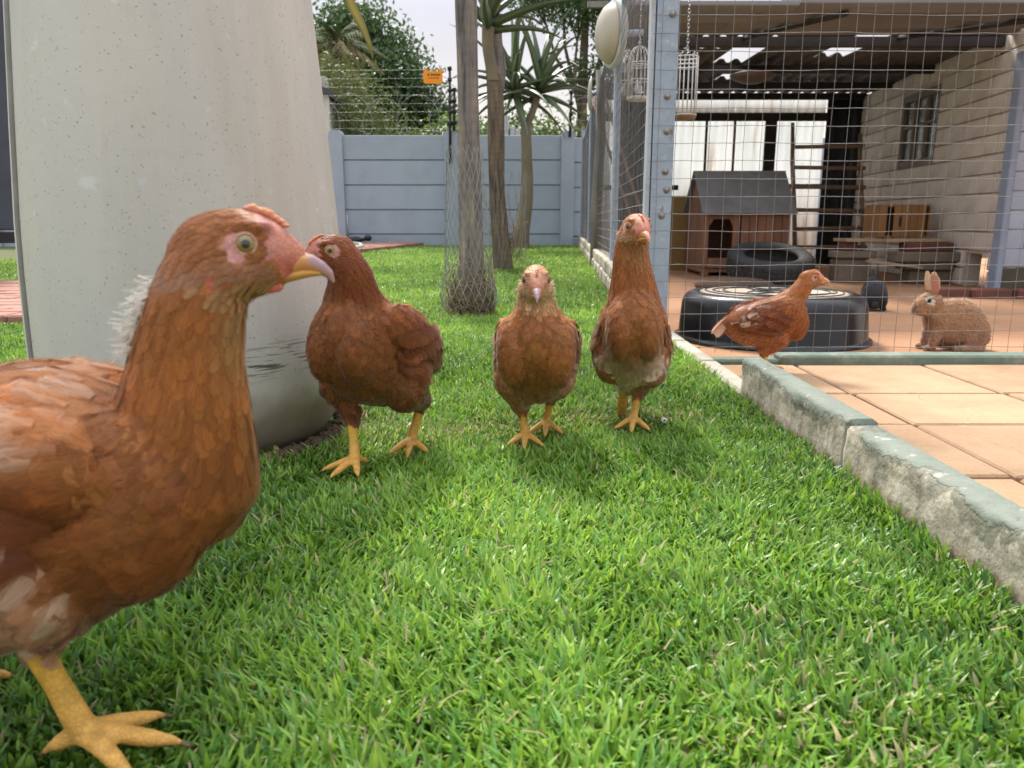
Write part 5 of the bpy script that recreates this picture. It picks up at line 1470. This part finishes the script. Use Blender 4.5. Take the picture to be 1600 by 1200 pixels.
# leaning boards and poles by the side mesh
M_ply = simple('old_plywood', (.36, .24, .09), (.27, .175, .065), 5, .8, .2)
bd = MB().box((0, 0, .30), (.22, .015, .66), Matrix.Rotation(R(-6), 3, 'X')).build('plywood_board', M_ply, loc=(1.44, 6.75, -.1)); tag(bd, 'yellowish plywood board standing left of the kennel', 'board')
db = MB().box((0, 0, .72), (.30, .02, 1.44), Matrix.Rotation(R(-4), 3, 'X')).build('dark_board', M_darksheet, loc=(1.03, 6.9, -.1)); tag(db, 'tall dark board leaning at the back seen through the side mesh', 'board')
pb = empty('leaning_poles', (.85, 6.3, -.1), 'pair of thin poles with crosspieces leaning diagonally inside the pen', 'ladder')
for dx in (0, .10): MB().tube([(dx + .28, .0, .0), (dx, .1, .75), (dx - .20, .2, 1.38)], .012, 6).build('pole', M_stick, pb)
for z in (.3, .62, .95): MB().tube([(.28 - z * .37, .04, z), (.38 - z * .37, .04, z + .01)], .01, 6).build('crosspiece', M_stick, pb)
# small cupboard standing on a heap of planks and blocks
cb = empty('wooden_cupboard', (2.72, 5.45, .205), 'small varnished wooden cupboard with a dark slot', 'cupboard')
M_pine = simple('varnished_pine', (.36, .185, .065), (.25, .12, .042), 10, .5, .2, .002, stretch=(1, 1, .15), per_object=.3)
MB().bbox((-.18, -.001, 0), (.18, .22, .014)).bbox((-.18, -.001, .211), (.18, .22, .225)).bbox((-.18, .2, .015), (.18, .22, .21)).bbox((-.18, .0, .0145), (-.168, .2, .2105)).bbox((.168, .0, .0145), (.18, .2, .2105)).build('carcass', M_pine, cb)
for xa, xb in ((-.18, -.125), (-.075, -.025), (-.023, .035), (.037, .09), (.092, .145)): MB().chamfer(((xa + xb) / 2, -.008, .1125), (xb - xa, .014, .221), .003).build('plank', M_pine, cb)
MB().bbox((-.04, -.018, .075), (-.026, -.0155, .145)).build('handle', M_black, cb)
def loose(name, c, d, mat, lab, cat, rot=0, group=None, tilt=0):
    o = MB().chamfer((0, 0, 0), d, min(d) * .12).build(name, mat, loc=c); o.rotation_euler = (0, tilt, rot); return tag(o, lab, cat, group)
M_plank = simple('pale_plank', (.42, .32, .215), (.32, .24, .16), 9, .85, .3, .003, stretch=(.2, 1, 1))
M_cblock = simple('grey_block', (.20, .165, .125), (.14, .115, .09), 10, .9, .5, .005, dirt=(.26, .23, .19), dirt_amt=.4)
M_rbrick = simple('red_brick', (.17, .065, .045), (.12, .048, .035), 12, .9, .4, .004, dirt=(.10, .07, .055), dirt_amt=.5)
loose('plank', (2.45, 5.42, .190), (.36, .20, .022), M_plank, 'pale plank lying on the left end of the block heap', 'plank', .05)
loose('plank', (2.74, 5.40, .190), (.42, .30, .022), M_plank, 'pale wide plank under the wooden cupboard', 'plank', -.04)
loose('brick', (2.80, 5.27, .148), (.32, .12, .058), M_rbrick, 'dark red brick slab under the wide plank', 'brick', .0)
loose('brick', (2.33, 5.42, .148), (.10, .11, .058), M_rbrick, 'red brick under the left plank of the heap', 'brick', .1)
loose('concrete_block', (2.77, 5.24, .083), (.44, .16, .068), M_cblock, 'long grey brown beam in the middle of the block heap', 'block', .02)
loose('concrete_block', (2.36, 5.40, .093), (.28, .15, .048), M_cblock, 'short grey beam at the left of the block heap', 'block', -.05)
loose('concrete_block', (2.80, 5.27, .022), (.32, .16, .050), M_cblock, 'thin grey beam below the long beam', 'block', -.03)
loose('concrete_block', (2.83, 5.29, -.052), (.30, .14, .092), M_cblock, 'bottom block of the heap on the sandy floor', 'block', .04)
loose('concrete_block', (2.36, 5.42, -.016), (.24, .14, .165), M_cblock, 'upright dark block carrying the left of the heap', 'block', .0)
loose('plank', (2.56, 5.20, .035), (.34, .10, .018), M_plank, 'tilted board sticking out at the front of the block heap', 'plank', -.1, tilt=R(7))
for k, (x, y, L, lab) in enumerate(((2.45, 4.33, .20, 'red edging brick on the pen floor in front of the burrow hole'), (2.665, 4.30, .21, 'red edging brick on the pen floor below the blue trim'), (2.885, 4.27, .20, 'red edging brick on the pen floor nearest the frame edge'))):
    loose('edging_brick', (x, y, -.082), (L, .09, .065), M_rbrick, lab, 'brick', -.03, 'red edging bricks on the pen floor')
b = MB(); b.add(*blob((0, 0, .012), (.26, .11, .052)), True); lg = b.build('flat_stone', simple('brown_stone', (.20, .135, .09), (.13, .09, .065), 8, .9, .6, .01), loc=(1.44, 5.0, -.1)); tag(lg, 'long flat brown stone lying behind the black tub', 'stone')
# upturned black tub with a wire grid on it
tb = empty('black_tub', (.948, 2.80, -.1), 'large upturned black plastic tub with a ringed pale base', 'tub')
M_plastic = simple('black_plastic', (.006, .007, .010), (.010, .011, .014), 12, .27, .06, .002, spec=.5)
MB().lathe([(.345, 0), (.345, .008), (.333, .012), (.330, .02), (.322, .125), (.316, .145), (.304, .160), (.288, .167), (.268, .169), (.262, .166), (.258, .160), (.0, .159)], 72).build('shell', M_plastic, tb)
M_tubtop = simple('dusty_base', (.50, .40, .30), (.36, .30, .24), 7, .6, .3, .003, dirt=(.18, .15, .12), dirt_amt=.5)
MB().lathe([(0, .1605), (.257, .1605), (.257, .1675), (.24, .1688), (0, .1692)], 56).build('dusty_base', M_tubtop, tb)
b = MB()
for rr_, ex, ey in ((.24, 0, 0), (.185, .01, 0), (.12, -.09, .02), (.12, .10, -.01), (.07, .0, .0), (.10, -.02, -.10), (.11, .05, .11)):
    b.tube([(ex + rr_ * math.cos(2 * PI * k / 40), ey + rr_ * math.sin(2 * PI * k / 40), .1712 + .0006 * math.sin(k)) for k in range(41)], .0019, 6, False)
b.tube([(-.03, -.03, .175), (.02, .09, .178)], .004, 6)
b.build('wire_rings', M_black, tb)
# bits on the lawn and floor
bead = empty('white_bead', (.236, 1.155, .017), 'tiny white plastic bead by the toe of the tall hen', 'bead')
bead.scale = (.72, .8, .62)
MB().lathe([(0, -.004), (.0055, -.004), (.007, 0), (.0055, .004), (.0025, .0045), (.0025, .002), (0, .002)], 9, (0, 0, 0), Matrix.Rotation(R(80), 3, 'X')).build('ring', M_white, bead)
MB().add(*blob((0, -.003, 0), (.002, .002, .002)), True).build('centre', M_black, bead)
# ------------------------------------------------------------------ the chickens
make_chicken((-.300, .440, .006), R(2), 1.10, 'large close brown hen in profile with white tuft on its nape', P_(
        back=(.60, .25, .085), neck=(.42, .155, .042), wing=(.155, .042, .021), belly=(.74, .56, .43), bfront=.015, thigh=(.50, .30, .18), wzz=.186, wx=.075, white=.34, scal=.5, wingoff=1.4, wingwhite=.5,
        wisps=[(1, 420, .0125, (.88, .82, .74), lambda p, n, t, h, tt: .55 < t < .82 and n[0] < -.74)]),
    pitch=R(-10), lift=-.010, head=(.134, 0, .274), hyaw=R(16), hpitch=R(2), head_s=.87, fat=.92, nb=.084, nbz=.172, ndir=(.10, 0, 1), hump=.0, keel=.014, deep=.026, neck_r=.90,
    legs=[leg(-1, (.008, -.030, .090), (.038, -.030, .012), R(6), feather=.015, toes=.88), leg(1, (-.11, .034, .062), (-.10, .034, .012), R(10), knee=(-.03, .04, .10))],
    seed=11, voxel=.0018)
make_chicken((-.182, 1.000, .006), R(-111), .94, 'dark chestnut hen beside the concrete column, head turned over its shoulder', P_(
        head=(.24, .068, .022), neck=(.24, .066, .020), back=(.33, .105, .032), breast=(.255, .088, .027), wing=(.22, .062, .022), thigh=(.23, .085, .040), belly=(.30, .13, .07), throat=(.20, .06, .022), cheek=(.26, .09, .045),
        white=.012, thighwhite=.05, mauve=(.42, .20, .18), face=(.45, .15, .11), bare=.85, comb=.8),
    pitch=R(16), lift=.004, head=(.082, -.014, .298), hyaw=R(-40), hpitch=R(-4), head_s=.93, fat=.88, nb=.055, ndir=(.4, 0, .9), deep=.008,
    legs=[leg(-1, (.030, -.022, .074), (.050, -.006, .012), R(-2), feather=.015), leg(1, (-.075, .034, .070), (-.060, .022, .012), R(24), knee=(-.01, .042, .105), feather=.014)],
    seed=22, neck_mid=(.012, 0, 0))
make_chicken((.036, 1.092, .006), R(-93), .88, 'smaller hen with pale buff head, walking between the two taller hens', P_(
        head=(.52, .27, .14), cheek=(.70, .48, .30), throat=(.62, .40, .22), neck=(.50, .24, .095), breast=(.345, .130, .038), back=(.42, .16, .05), wing=(.28, .088, .028), wingoff=.5, scal=.75, belly=(.62, .42, .28), bfront=.02, thigh=(.42, .20, .09),
        white=.08, cream=(.80, .62, .45), face=(.58, .28, .20), mauve=(.56, .32, .24), iris=(.10, .045, .012), beaktip=(.38, .27, .34), bare=.25, comb=.35, eyefwd=.62,
        wisps=[(2, 260, .0055, (.80, .62, .42), lambda p, n, t, h, tt: h[2] < -.004 and h[0] < .010 and abs(n[1]) > .2), (1, 120, .008, (.75, .55, .34), lambda p, n, t, h, tt: t > .75)]),
    pitch=R(4), lift=.0, head=(.096, 0, .272), hyaw=R(3), hpitch=R(-4), fat=.90, nb=.055, ndir=(.5, 0, .85), lobe=.037, deep=.020, wing_z=.156,
    legs=[leg(-1, (.004, -.026, .057), (.014, -.018, .012), R(2), feather=.016), leg(1, (-.045, .024, .062), (-.060, .016, .014), R(0), knee=(.0, .034, .105))],
    seed=33, neck_r=.98, cheek=.003)
make_chicken((.186, 1.178, .006), R(-96), .91, 'tall hen with stretched neck and white belly, one foot lifted', P_(
        head=(.40, .16, .065), cheek=(.52, .32, .20), throat=(.40, .20, .09), neck=(.36, .125, .036), breast=(.335, .125, .036), wing=(.29, .094, .027), wingoff=.35, belly=(.86, .73, .60), bfront=.035, thigh=(.44, .22, .12), thighwhite=.22, white=.03, cream=(.80, .68, .54),
        face=(.60, .26, .18), mauve=(.52, .29, .20), iris=(.12, .06, .016), beaktip=(.60, .28, .20), bare=.5, comb=.3, eyefwd=.5,
        wisps=[(2, 110, .005, (.70, .48, .30), lambda p, n, t, h, tt: h[2] < -.006 and h[0] < .01)]),
    pitch=R(29), lift=-.012, head=(.058, .0, .336), hyaw=R(18), hpitch=R(2), fat=.79, nb=.05, ndir=(.5, 0, .85), deep=.006, wing_z=.160,
    legs=[leg(1, (-.006, .014, .060), (.010, .006, .012), R(-4), knee=(.016, .030, .100), feather=.017), leg(-1, (-.050, -.016, .088), (-.030, -.012, .045), R(0), knee=(.012, -.034, .11), fold=1, toedown=(-.8, 0, -.7))],
    seed=44, neck_r=1.0, neck_mid=(-.006, 0, .01))
make_chicken((.715, 2.150, -.1), R(1), .97, 'brown hen with white wing flecks on the paved patio by the mesh', P_(
        head=(.42, .15, .045), neck=(.40, .145, .042), back=(.30, .10, .035), wing=(.15, .043, .022), breast=(.33, .11, .032), belly=(.42, .18, .08), thigh=(.44, .18, .075), white=.09, wingwhite=2.0, tailc=(.66, .40, .26),
        face=(.60, .24, .18), mauve=(.50, .24, .18), beaktip=(.62, .33, .24), iris=(.10, .04, .012), bare=.8, comb=.5),
    pitch=0, lift=-.004, head=(.124, 0, .276), hyaw=R(4), hpitch=R(8), fat=1.03, deep=.006,
    legs=[leg(-1, (-.012, -.034, .062), (.0, -.034, .012), R(0)), leg(1, (.0, .034, .062), (.02, .034, .012), R(5))],
    seed=55, voxel=.0026)

# ------------------------------------------------------------------ the rabbits
def make_rabbit(loc, yaw, S, label, fur, under, seed, ear_pink=True, eye_ring=(.80, .72, .62)):
    rg = np.random.default_rng(seed); random.seed(seed)
    parts = []
    Y, Z = Vector((0, 1, 0)), Vector((0, 0, 1))
    def sec(st, p=2.1):
        parts.append(loft([ring(Vector((x, 0, (t + b) / 2)), Y, Z, w, (t - b) / 2, 20, p) for x, t, b, w in st]))
    sec([(-.114, .085, .052, .016), (-.108, .103, .034, .034), (-.098, .12, .02, .05), (-.07, .148, .008, .068), (-.03, .166, .006, .072), (.01, .164, .010, .066), (.045, .158, .024, .054), (.075, .145, .048, .042), (.095, .128, .075, .028)])
    sec([(.052, .168, .12, .018), (.062, .176, .110, .027), (.08, .183, .106, .033), (.105, .179, .106, .033), (.125, .166, .111, .027), (.138, .154, .118, .019), (.1445, .144, .126, .009)])
    for s in (-1, 1):
        parts.append(blob((.126, s * .015, .126), (.018, .014, .013)))
        parts.append(blob((-.055, s * .050, .062), (.050, .024, .054)))
        parts.append(path_loft([(-.075, s * .056, .013), (-.02, s * .056, .011), (.012, s * .054, .009)], [.013, .013, .010]))
        parts.append(path_loft([(.060, s * .024, .075), (.074, s * .026, .035), (.080, s * .026, .014)], [.022, .015, .010]))
        parts.append(path_loft([(.078, s * .026, .009), (.102, s * .026, .008)], [.009, .008]))
        parts.append(path_loft([(.082, s * .013, .176), (.088, s * .018, .200), (.094, s * .021, .225), (.099, s * .020, .246)], [.0085, .0185, .0180, .0085], [.006, .0045, .0042, .0035], 14, Vector((.35, s * .9, 0)).normalized()))
    parts.append(blob((-.118, 0, .035), (.018, .018, .018)))
    me = fuse(parts, .0026, 3); me.name = 'rabbit'
    V, N, T = mesh_arrays(me)
    def ear_inner(p, n):
        if p[2] < .186: return False
        s = 1 if p[1] > 0 else -1; t = (p[2] - .176) / .07
        cx = .082 + .017 * t; return n[1] * s > .35 and abs(p[0] - cx) < .0115 and p[2] < .238
    def col(p, n):
        k = sstep(p[2] + .35 * 0, .02, .13); c = lerp3(under, fur, k)
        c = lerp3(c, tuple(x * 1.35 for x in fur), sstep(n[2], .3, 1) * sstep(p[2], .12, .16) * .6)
        c = lerp3(c, tuple(x * .62 for x in fur), sstep(.5 + .5 * mnoise.noise(Vector(p) * 26), .62, .8) * .5)
        for s in (-1, 1):
            d = math.hypot(p[0] - .107, p[2] - .160)
            if p[1] * s > .012: c = lerp3(c, eye_ring, (1 - sstep(d, .008, .0135)))
        if ear_inner(p, n) and ear_pink: c = (.50, .21, .15)
        elif p[2] > .19 and ear_pink: c = lerp3(c, (.66, .44, .30), .75)
        return c
    C = np.array([(*[x * .8 for x in col(V[i], N[i])], 1) for i in range(len(V))], np.float32)
    a = me.color_attributes.new('col', 'FLOAT_COLOR', 'POINT'); a.data.foreach_set('color', C.ravel())
    me.materials.clear(); me.materials.append(M_fur); me.polygons.foreach_set('use_smooth', np.ones(len(me.polygons), bool))
    body = link_mesh('rabbit', me); tag(body, label, 'rabbit')
    bvh = BVHTree.FromPolygons([tuple(v) for v in V], [tuple(t) for t in T])
    P, n = scatter(V, N, T, 15000, rg)
    its = []
    for i in range(len(P)):
        p, nn = P[i], n[i]
        if ear_inner(p, nn) or (abs(p[1]) > .018 and math.hypot(p[0] - .107, p[2] - .160) < .0085): continue
        d = np.array([-1, 0, -.55]) if p[2] < .185 else np.array([.1, 0, 1.]); d = d - nn * d.dot(nn) + nn * .28 + rg.normal(0, .16, 3); d /= np.linalg.norm(d)
        c = col(p, nn); k = math.exp(rg.normal(0, .15)); c = tuple(x * k for x in c)
        L = .012 if p[2] < .185 else .005
        its.append((p, nn, d, L * (.7 + .6 * rg.random()), .0015, 0, 0, tuple(x * .75 for x in c), tuple(min(.9, x * 1.2) for x in c), .003))
    tag(feathers(its, None, 'fur', M_fur, body), kind='stuff')
    for s in (-1, 1):
        b = MB(); vs, fs = blob((.107, s * .0285, .160), (.0075, .005, .0078)); b.add(vs, fs, True)
        o = b.build('eye', M_black_gloss, body)
    body.location = loc; body.rotation_euler = (0, 0, yaw); body.scale = (S * .93, S * .96, S * 1.03)
    return body
M_black_gloss = simple('black_gloss', (.012, .011, .012), rough=.12, bump=0)
make_rabbit((1.462, 2.535, -.1), R(180), 1.0, 'brown rabbit sitting upright behind the wire mesh', (.34, .185, .095), (.36, .21, .14), 5)
make_rabbit((1.745, 3.72, -.1), R(72), .84, 'dark grey rabbit hunched with its back turned behind the black tub', (.035, .036, .042), (.03, .03, .035), 6, ear_pink=False, eye_ring=(.04, .04, .045))
# ------------------------------------------------------------------ grass
def grass_mat():
    t = NT('grass_blade'); t.set(.42, 0, .45)
    a = t.n('ShaderNodeVertexColor', layer_name='col'); c = a.outputs['Color']; t.color(c)
    tr = t.n('ShaderNodeBsdfTranslucent'); hv = t.n('ShaderNodeHueSaturation'); hv.inputs['Value'].default_value = 1.35; hv.inputs['Hue'].default_value = .485
    t.l(c, hv.inputs['Color']); t.l(hv.outputs[0], tr.inputs[0])
    mx = t.n('ShaderNodeMixShader'); mx.inputs[0].default_value = .38; t.l(t.b.outputs[0], mx.inputs[1]); t.l(tr.outputs[0], mx.inputs[2]); t.l(mx.outputs[0], t.out.inputs[0]); return t.m
M_grass = grass_mat()
def vnoise(x, y, s, seed):
    """smooth value noise on arrays"""
    g = np.random.default_rng(seed).random((256, 256)); X, Y = x * s + 100, y * s + 100
    i, j = np.floor(X).astype(int), np.floor(Y).astype(int); u, v = X - i, Y - j; u = u * u * (3 - 2 * u); v = v * v * (3 - 2 * v); i %= 255; j %= 255
    return g[i, j] * (1 - u) * (1 - v) + g[i + 1, j] * u * (1 - v) + g[i, j + 1] * (1 - u) * v + g[i + 1, j + 1] * u * v
def lawn_ok(x, y):
    ok = (x < np.where(y < 2.36, LX - .004, .372 + .063 * (y - 2.35) - .004)) & (np.hypot(x - cx, y - cy) > .205 + np.where((np.arctan2(y - cy, x - cx) > -.75) & (np.arctan2(y - cy, x - cx) < 1.2), .012 + .040 * vnoise(x, y, 22, 31), 0))
    ok &= ~((x < -1.15 - .165 * (10.2 - y)) & (y > 6.4)); ok &= ~((x < -1.33) & (y > 2.40) & (y < 3.93)); ok &= y < WY - .05
    ok &= x > -.62 * np.maximum(y, .6) - .55
    return ok
FEET = [(-.243, .405), (-.20, .945), (-.15, 1.05), (.022, 1.075), (.05, 1.145), (.182, 1.165), (-.25, .42), (-.215, .94), (.198, 1.148)]
def blades(n, y0, y1, Lm, Wm, segs, seed, name, powr):
    rg = np.random.default_rng(seed)
    u = rg.random(n * 2); y = (y0 ** powr + u * (y1 ** powr - y0 ** powr)) ** (1 / powr)
    xl, xr = -.66 * y - .5, np.minimum(.62 * y + .35, 1.0); x = xl + rg.random(n * 2) * (xr - xl)
    # tufts: pull blades towards shared centres
    tx, ty_ = np.round(x / .022) * .022, np.round(y / .022) * .022; q = .30 * rg.random(n * 2); hsh = np.sin(tx * 913.7 + ty_ * 517.3) * .008
    x = x + (tx + hsh - x) * q; y = y + (ty_ - hsh - y) * q
    m = lawn_ok(x, y); x, y = x[m][:n], y[m][:n]; n = len(x)
    patch = vnoise(x, y, 2.3, 3) * .6 + vnoise(x, y, 7.5, 4) * .4
    fine = vnoise(x, y, 24, 5)
    az = rg.random(n) * 2 * PI; az = np.where(rg.random(n) < .35, vnoise(x, y, 6, 9) * 4 * PI + rg.normal(0, .5, n), az)
    lean = np.clip(np.abs(rg.normal(.55, .34, n)), .05, 1.35)
    L = Lm * (.55 + .75 * rg.random(n)) * (.8 + .4 * fine) * (.85 + .25 * patch); W = Wm * (.6 + .7 * rg.random(n))
    near_edge = np.minimum(np.abs(x - LX), .06) / .06; L *= 1 + .35 * (1 - near_edge) * (y < 2.3)
    for fx, fy in FEET: L *= 1 - .62 * np.exp(-((x - fx) ** 2 + (y - fy) ** 2) / .0022)
    bend = rg.uniform(.1, 1.0, n); tw = rg.normal(0, .5, n)
    d = np.stack([np.cos(az), np.sin(az), np.zeros(n)], 1); s0 = np.stack([-np.sin(az + tw), np.cos(az + tw), np.zeros(n)], 1)
    base = np.stack([x, y, np.full(n, -.010)], 1)
    rows = []; p = base.copy(); ang = lean.copy()
    lv = segs + 1
    for k in range(lv):
        t = k / segs
        w = W * (1.0 - .15 * t - .85 * t ** 3) * (.75 + .5 * min(1, t * 2.5) if t < .4 else 1.0)
        if k == segs: rows.append(p[:, None, :])
        else: rows.append(np.stack([p - s0 * (w / 2)[:, None], p + s0 * (w / 2)[:, None]], 1))
        dr = d * np.sin(ang)[:, None]; dr[:, 2] = np.cos(ang)
        p = p + dr * (L / segs)[:, None]; p[:, 2] = np.maximum(p[:, 2], .001); ang = np.minimum(ang + bend / segs, 1.75)
    V = np.concatenate(rows, 1); per = V.shape[1]; V = V.reshape(-1, 3)
    o = (np.arange(n) * per)[:, None]
    quads = np.concatenate([o + np.array([[2 * k, 2 * k + 1, 2 * k + 3, 2 * k + 2]]) for k in range(segs - 1)], 0)
    tris = o + np.array([[2 * (segs - 1), 2 * (segs - 1) + 1, 2 * segs]])
    g1, g2, g3, st = np.array([.052, .125, .014]), np.array([.160, .322, .033]), np.array([.305, .475, .075]), np.array([.46, .41, .22])
    k = np.clip(rg.normal(.42, .24, n) + .80 * (patch - .5) + .25 * (fine - .5), 0, 1)[:, None]
    c = np.where(k < .5, g1 + (g2 - g1) * k * 2, g2 + (g3 - g2) * (k * 2 - 1))
    blu = (rg.random(n) < .18)[:, None]; c = np.where(blu, c * np.array([.72, .92, 1.7]), c)
    dry = rg.random(n) < .016 + .10 * np.clip(vnoise(x, y, 5, 12) - .72, 0, 1) * 4
    # mown bleached band under the walking hens
    band = np.exp(-((y - 1.18 - .06 * np.sin(x * 7)) / .07) ** 2) * (x > -.25) * (x < .32); dry |= rg.random(n) < .30 * band
    dirt_ = np.exp(-((np.hypot(x - cx, y - cy) - .23) / .025) ** 2) * (x > cx); dry |= rg.random(n) < .35 * dirt_
    c = np.where(dry[:, None], st * (.6 + .6 * rg.random(n))[:, None], c)
    C = np.repeat(np.concatenate([c, np.ones((n, 1))], 1), per, 0).reshape(n, per, 4)
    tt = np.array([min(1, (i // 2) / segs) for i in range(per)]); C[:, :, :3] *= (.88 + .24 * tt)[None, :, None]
    tip = rg.random(n) < .22; C[tip, -1, :3] = np.array([.46, .40, .24])      # cut ends dried out
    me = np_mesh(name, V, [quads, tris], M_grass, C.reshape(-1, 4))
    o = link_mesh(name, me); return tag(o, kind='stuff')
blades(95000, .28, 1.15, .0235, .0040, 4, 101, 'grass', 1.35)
blades(98000, 1.10, 2.6, .0225, .0041, 3, 102, 'grass', 1.1)
blades(60000, 2.5, 5.5, .027, .0060, 2, 103, 'grass', .8)
blades(45000, 5.3, 10.25, .032, .010, 2, 104, 'grass', .6)
# clippings and dry stems lying on the lawn, soil crumbs by the column
rg = np.random.default_rng(77); b = MB()
for k in range(150):
    y = .35 + 1.9 * rg.random() ** 1.3; x = rg.uniform(-.6 * y - .1, .40)
    if not lawn_ok(np.array([x]), np.array([y]))[0]: continue
    a = rg.random() * 6.28; L = rg.uniform(.010, .028); z = rg.uniform(.012, .026); dv = Vector((math.cos(a), math.sin(a), rg.normal(0, .2))) * L; sv = Vector((-math.sin(a), math.cos(a), 0)) * .0007
    p = Vector((x, y, z)); b.add([p - sv, p + sv, p + dv * .6 + sv * .8 + Vector((0, 0, .003)), p + dv * .6 - sv * .8 + Vector((0, 0, .003)), p + dv], [(0, 1, 2, 3), (3, 2, 4)])
tag(b.build('dry_clippings', M_dry), kind='stuff')
b = MB()
for k in range(520):
    a = R(rg.uniform(-75, 55)); r = .205 + abs(rg.normal(0, .028)); s = rg.uniform(.0015, .008)
    b.add(*blob((cx + r * math.cos(a), cy + r * math.sin(a), s * .3), (s, s * rg.uniform(.6, 1), s * .7), None, 6, 4), False)
tag(b.build('soil_crumbs', simple('soil_crumb', (.115, .075, .045), (.06, .042, .028), 40, .95, .5)), kind='stuff')
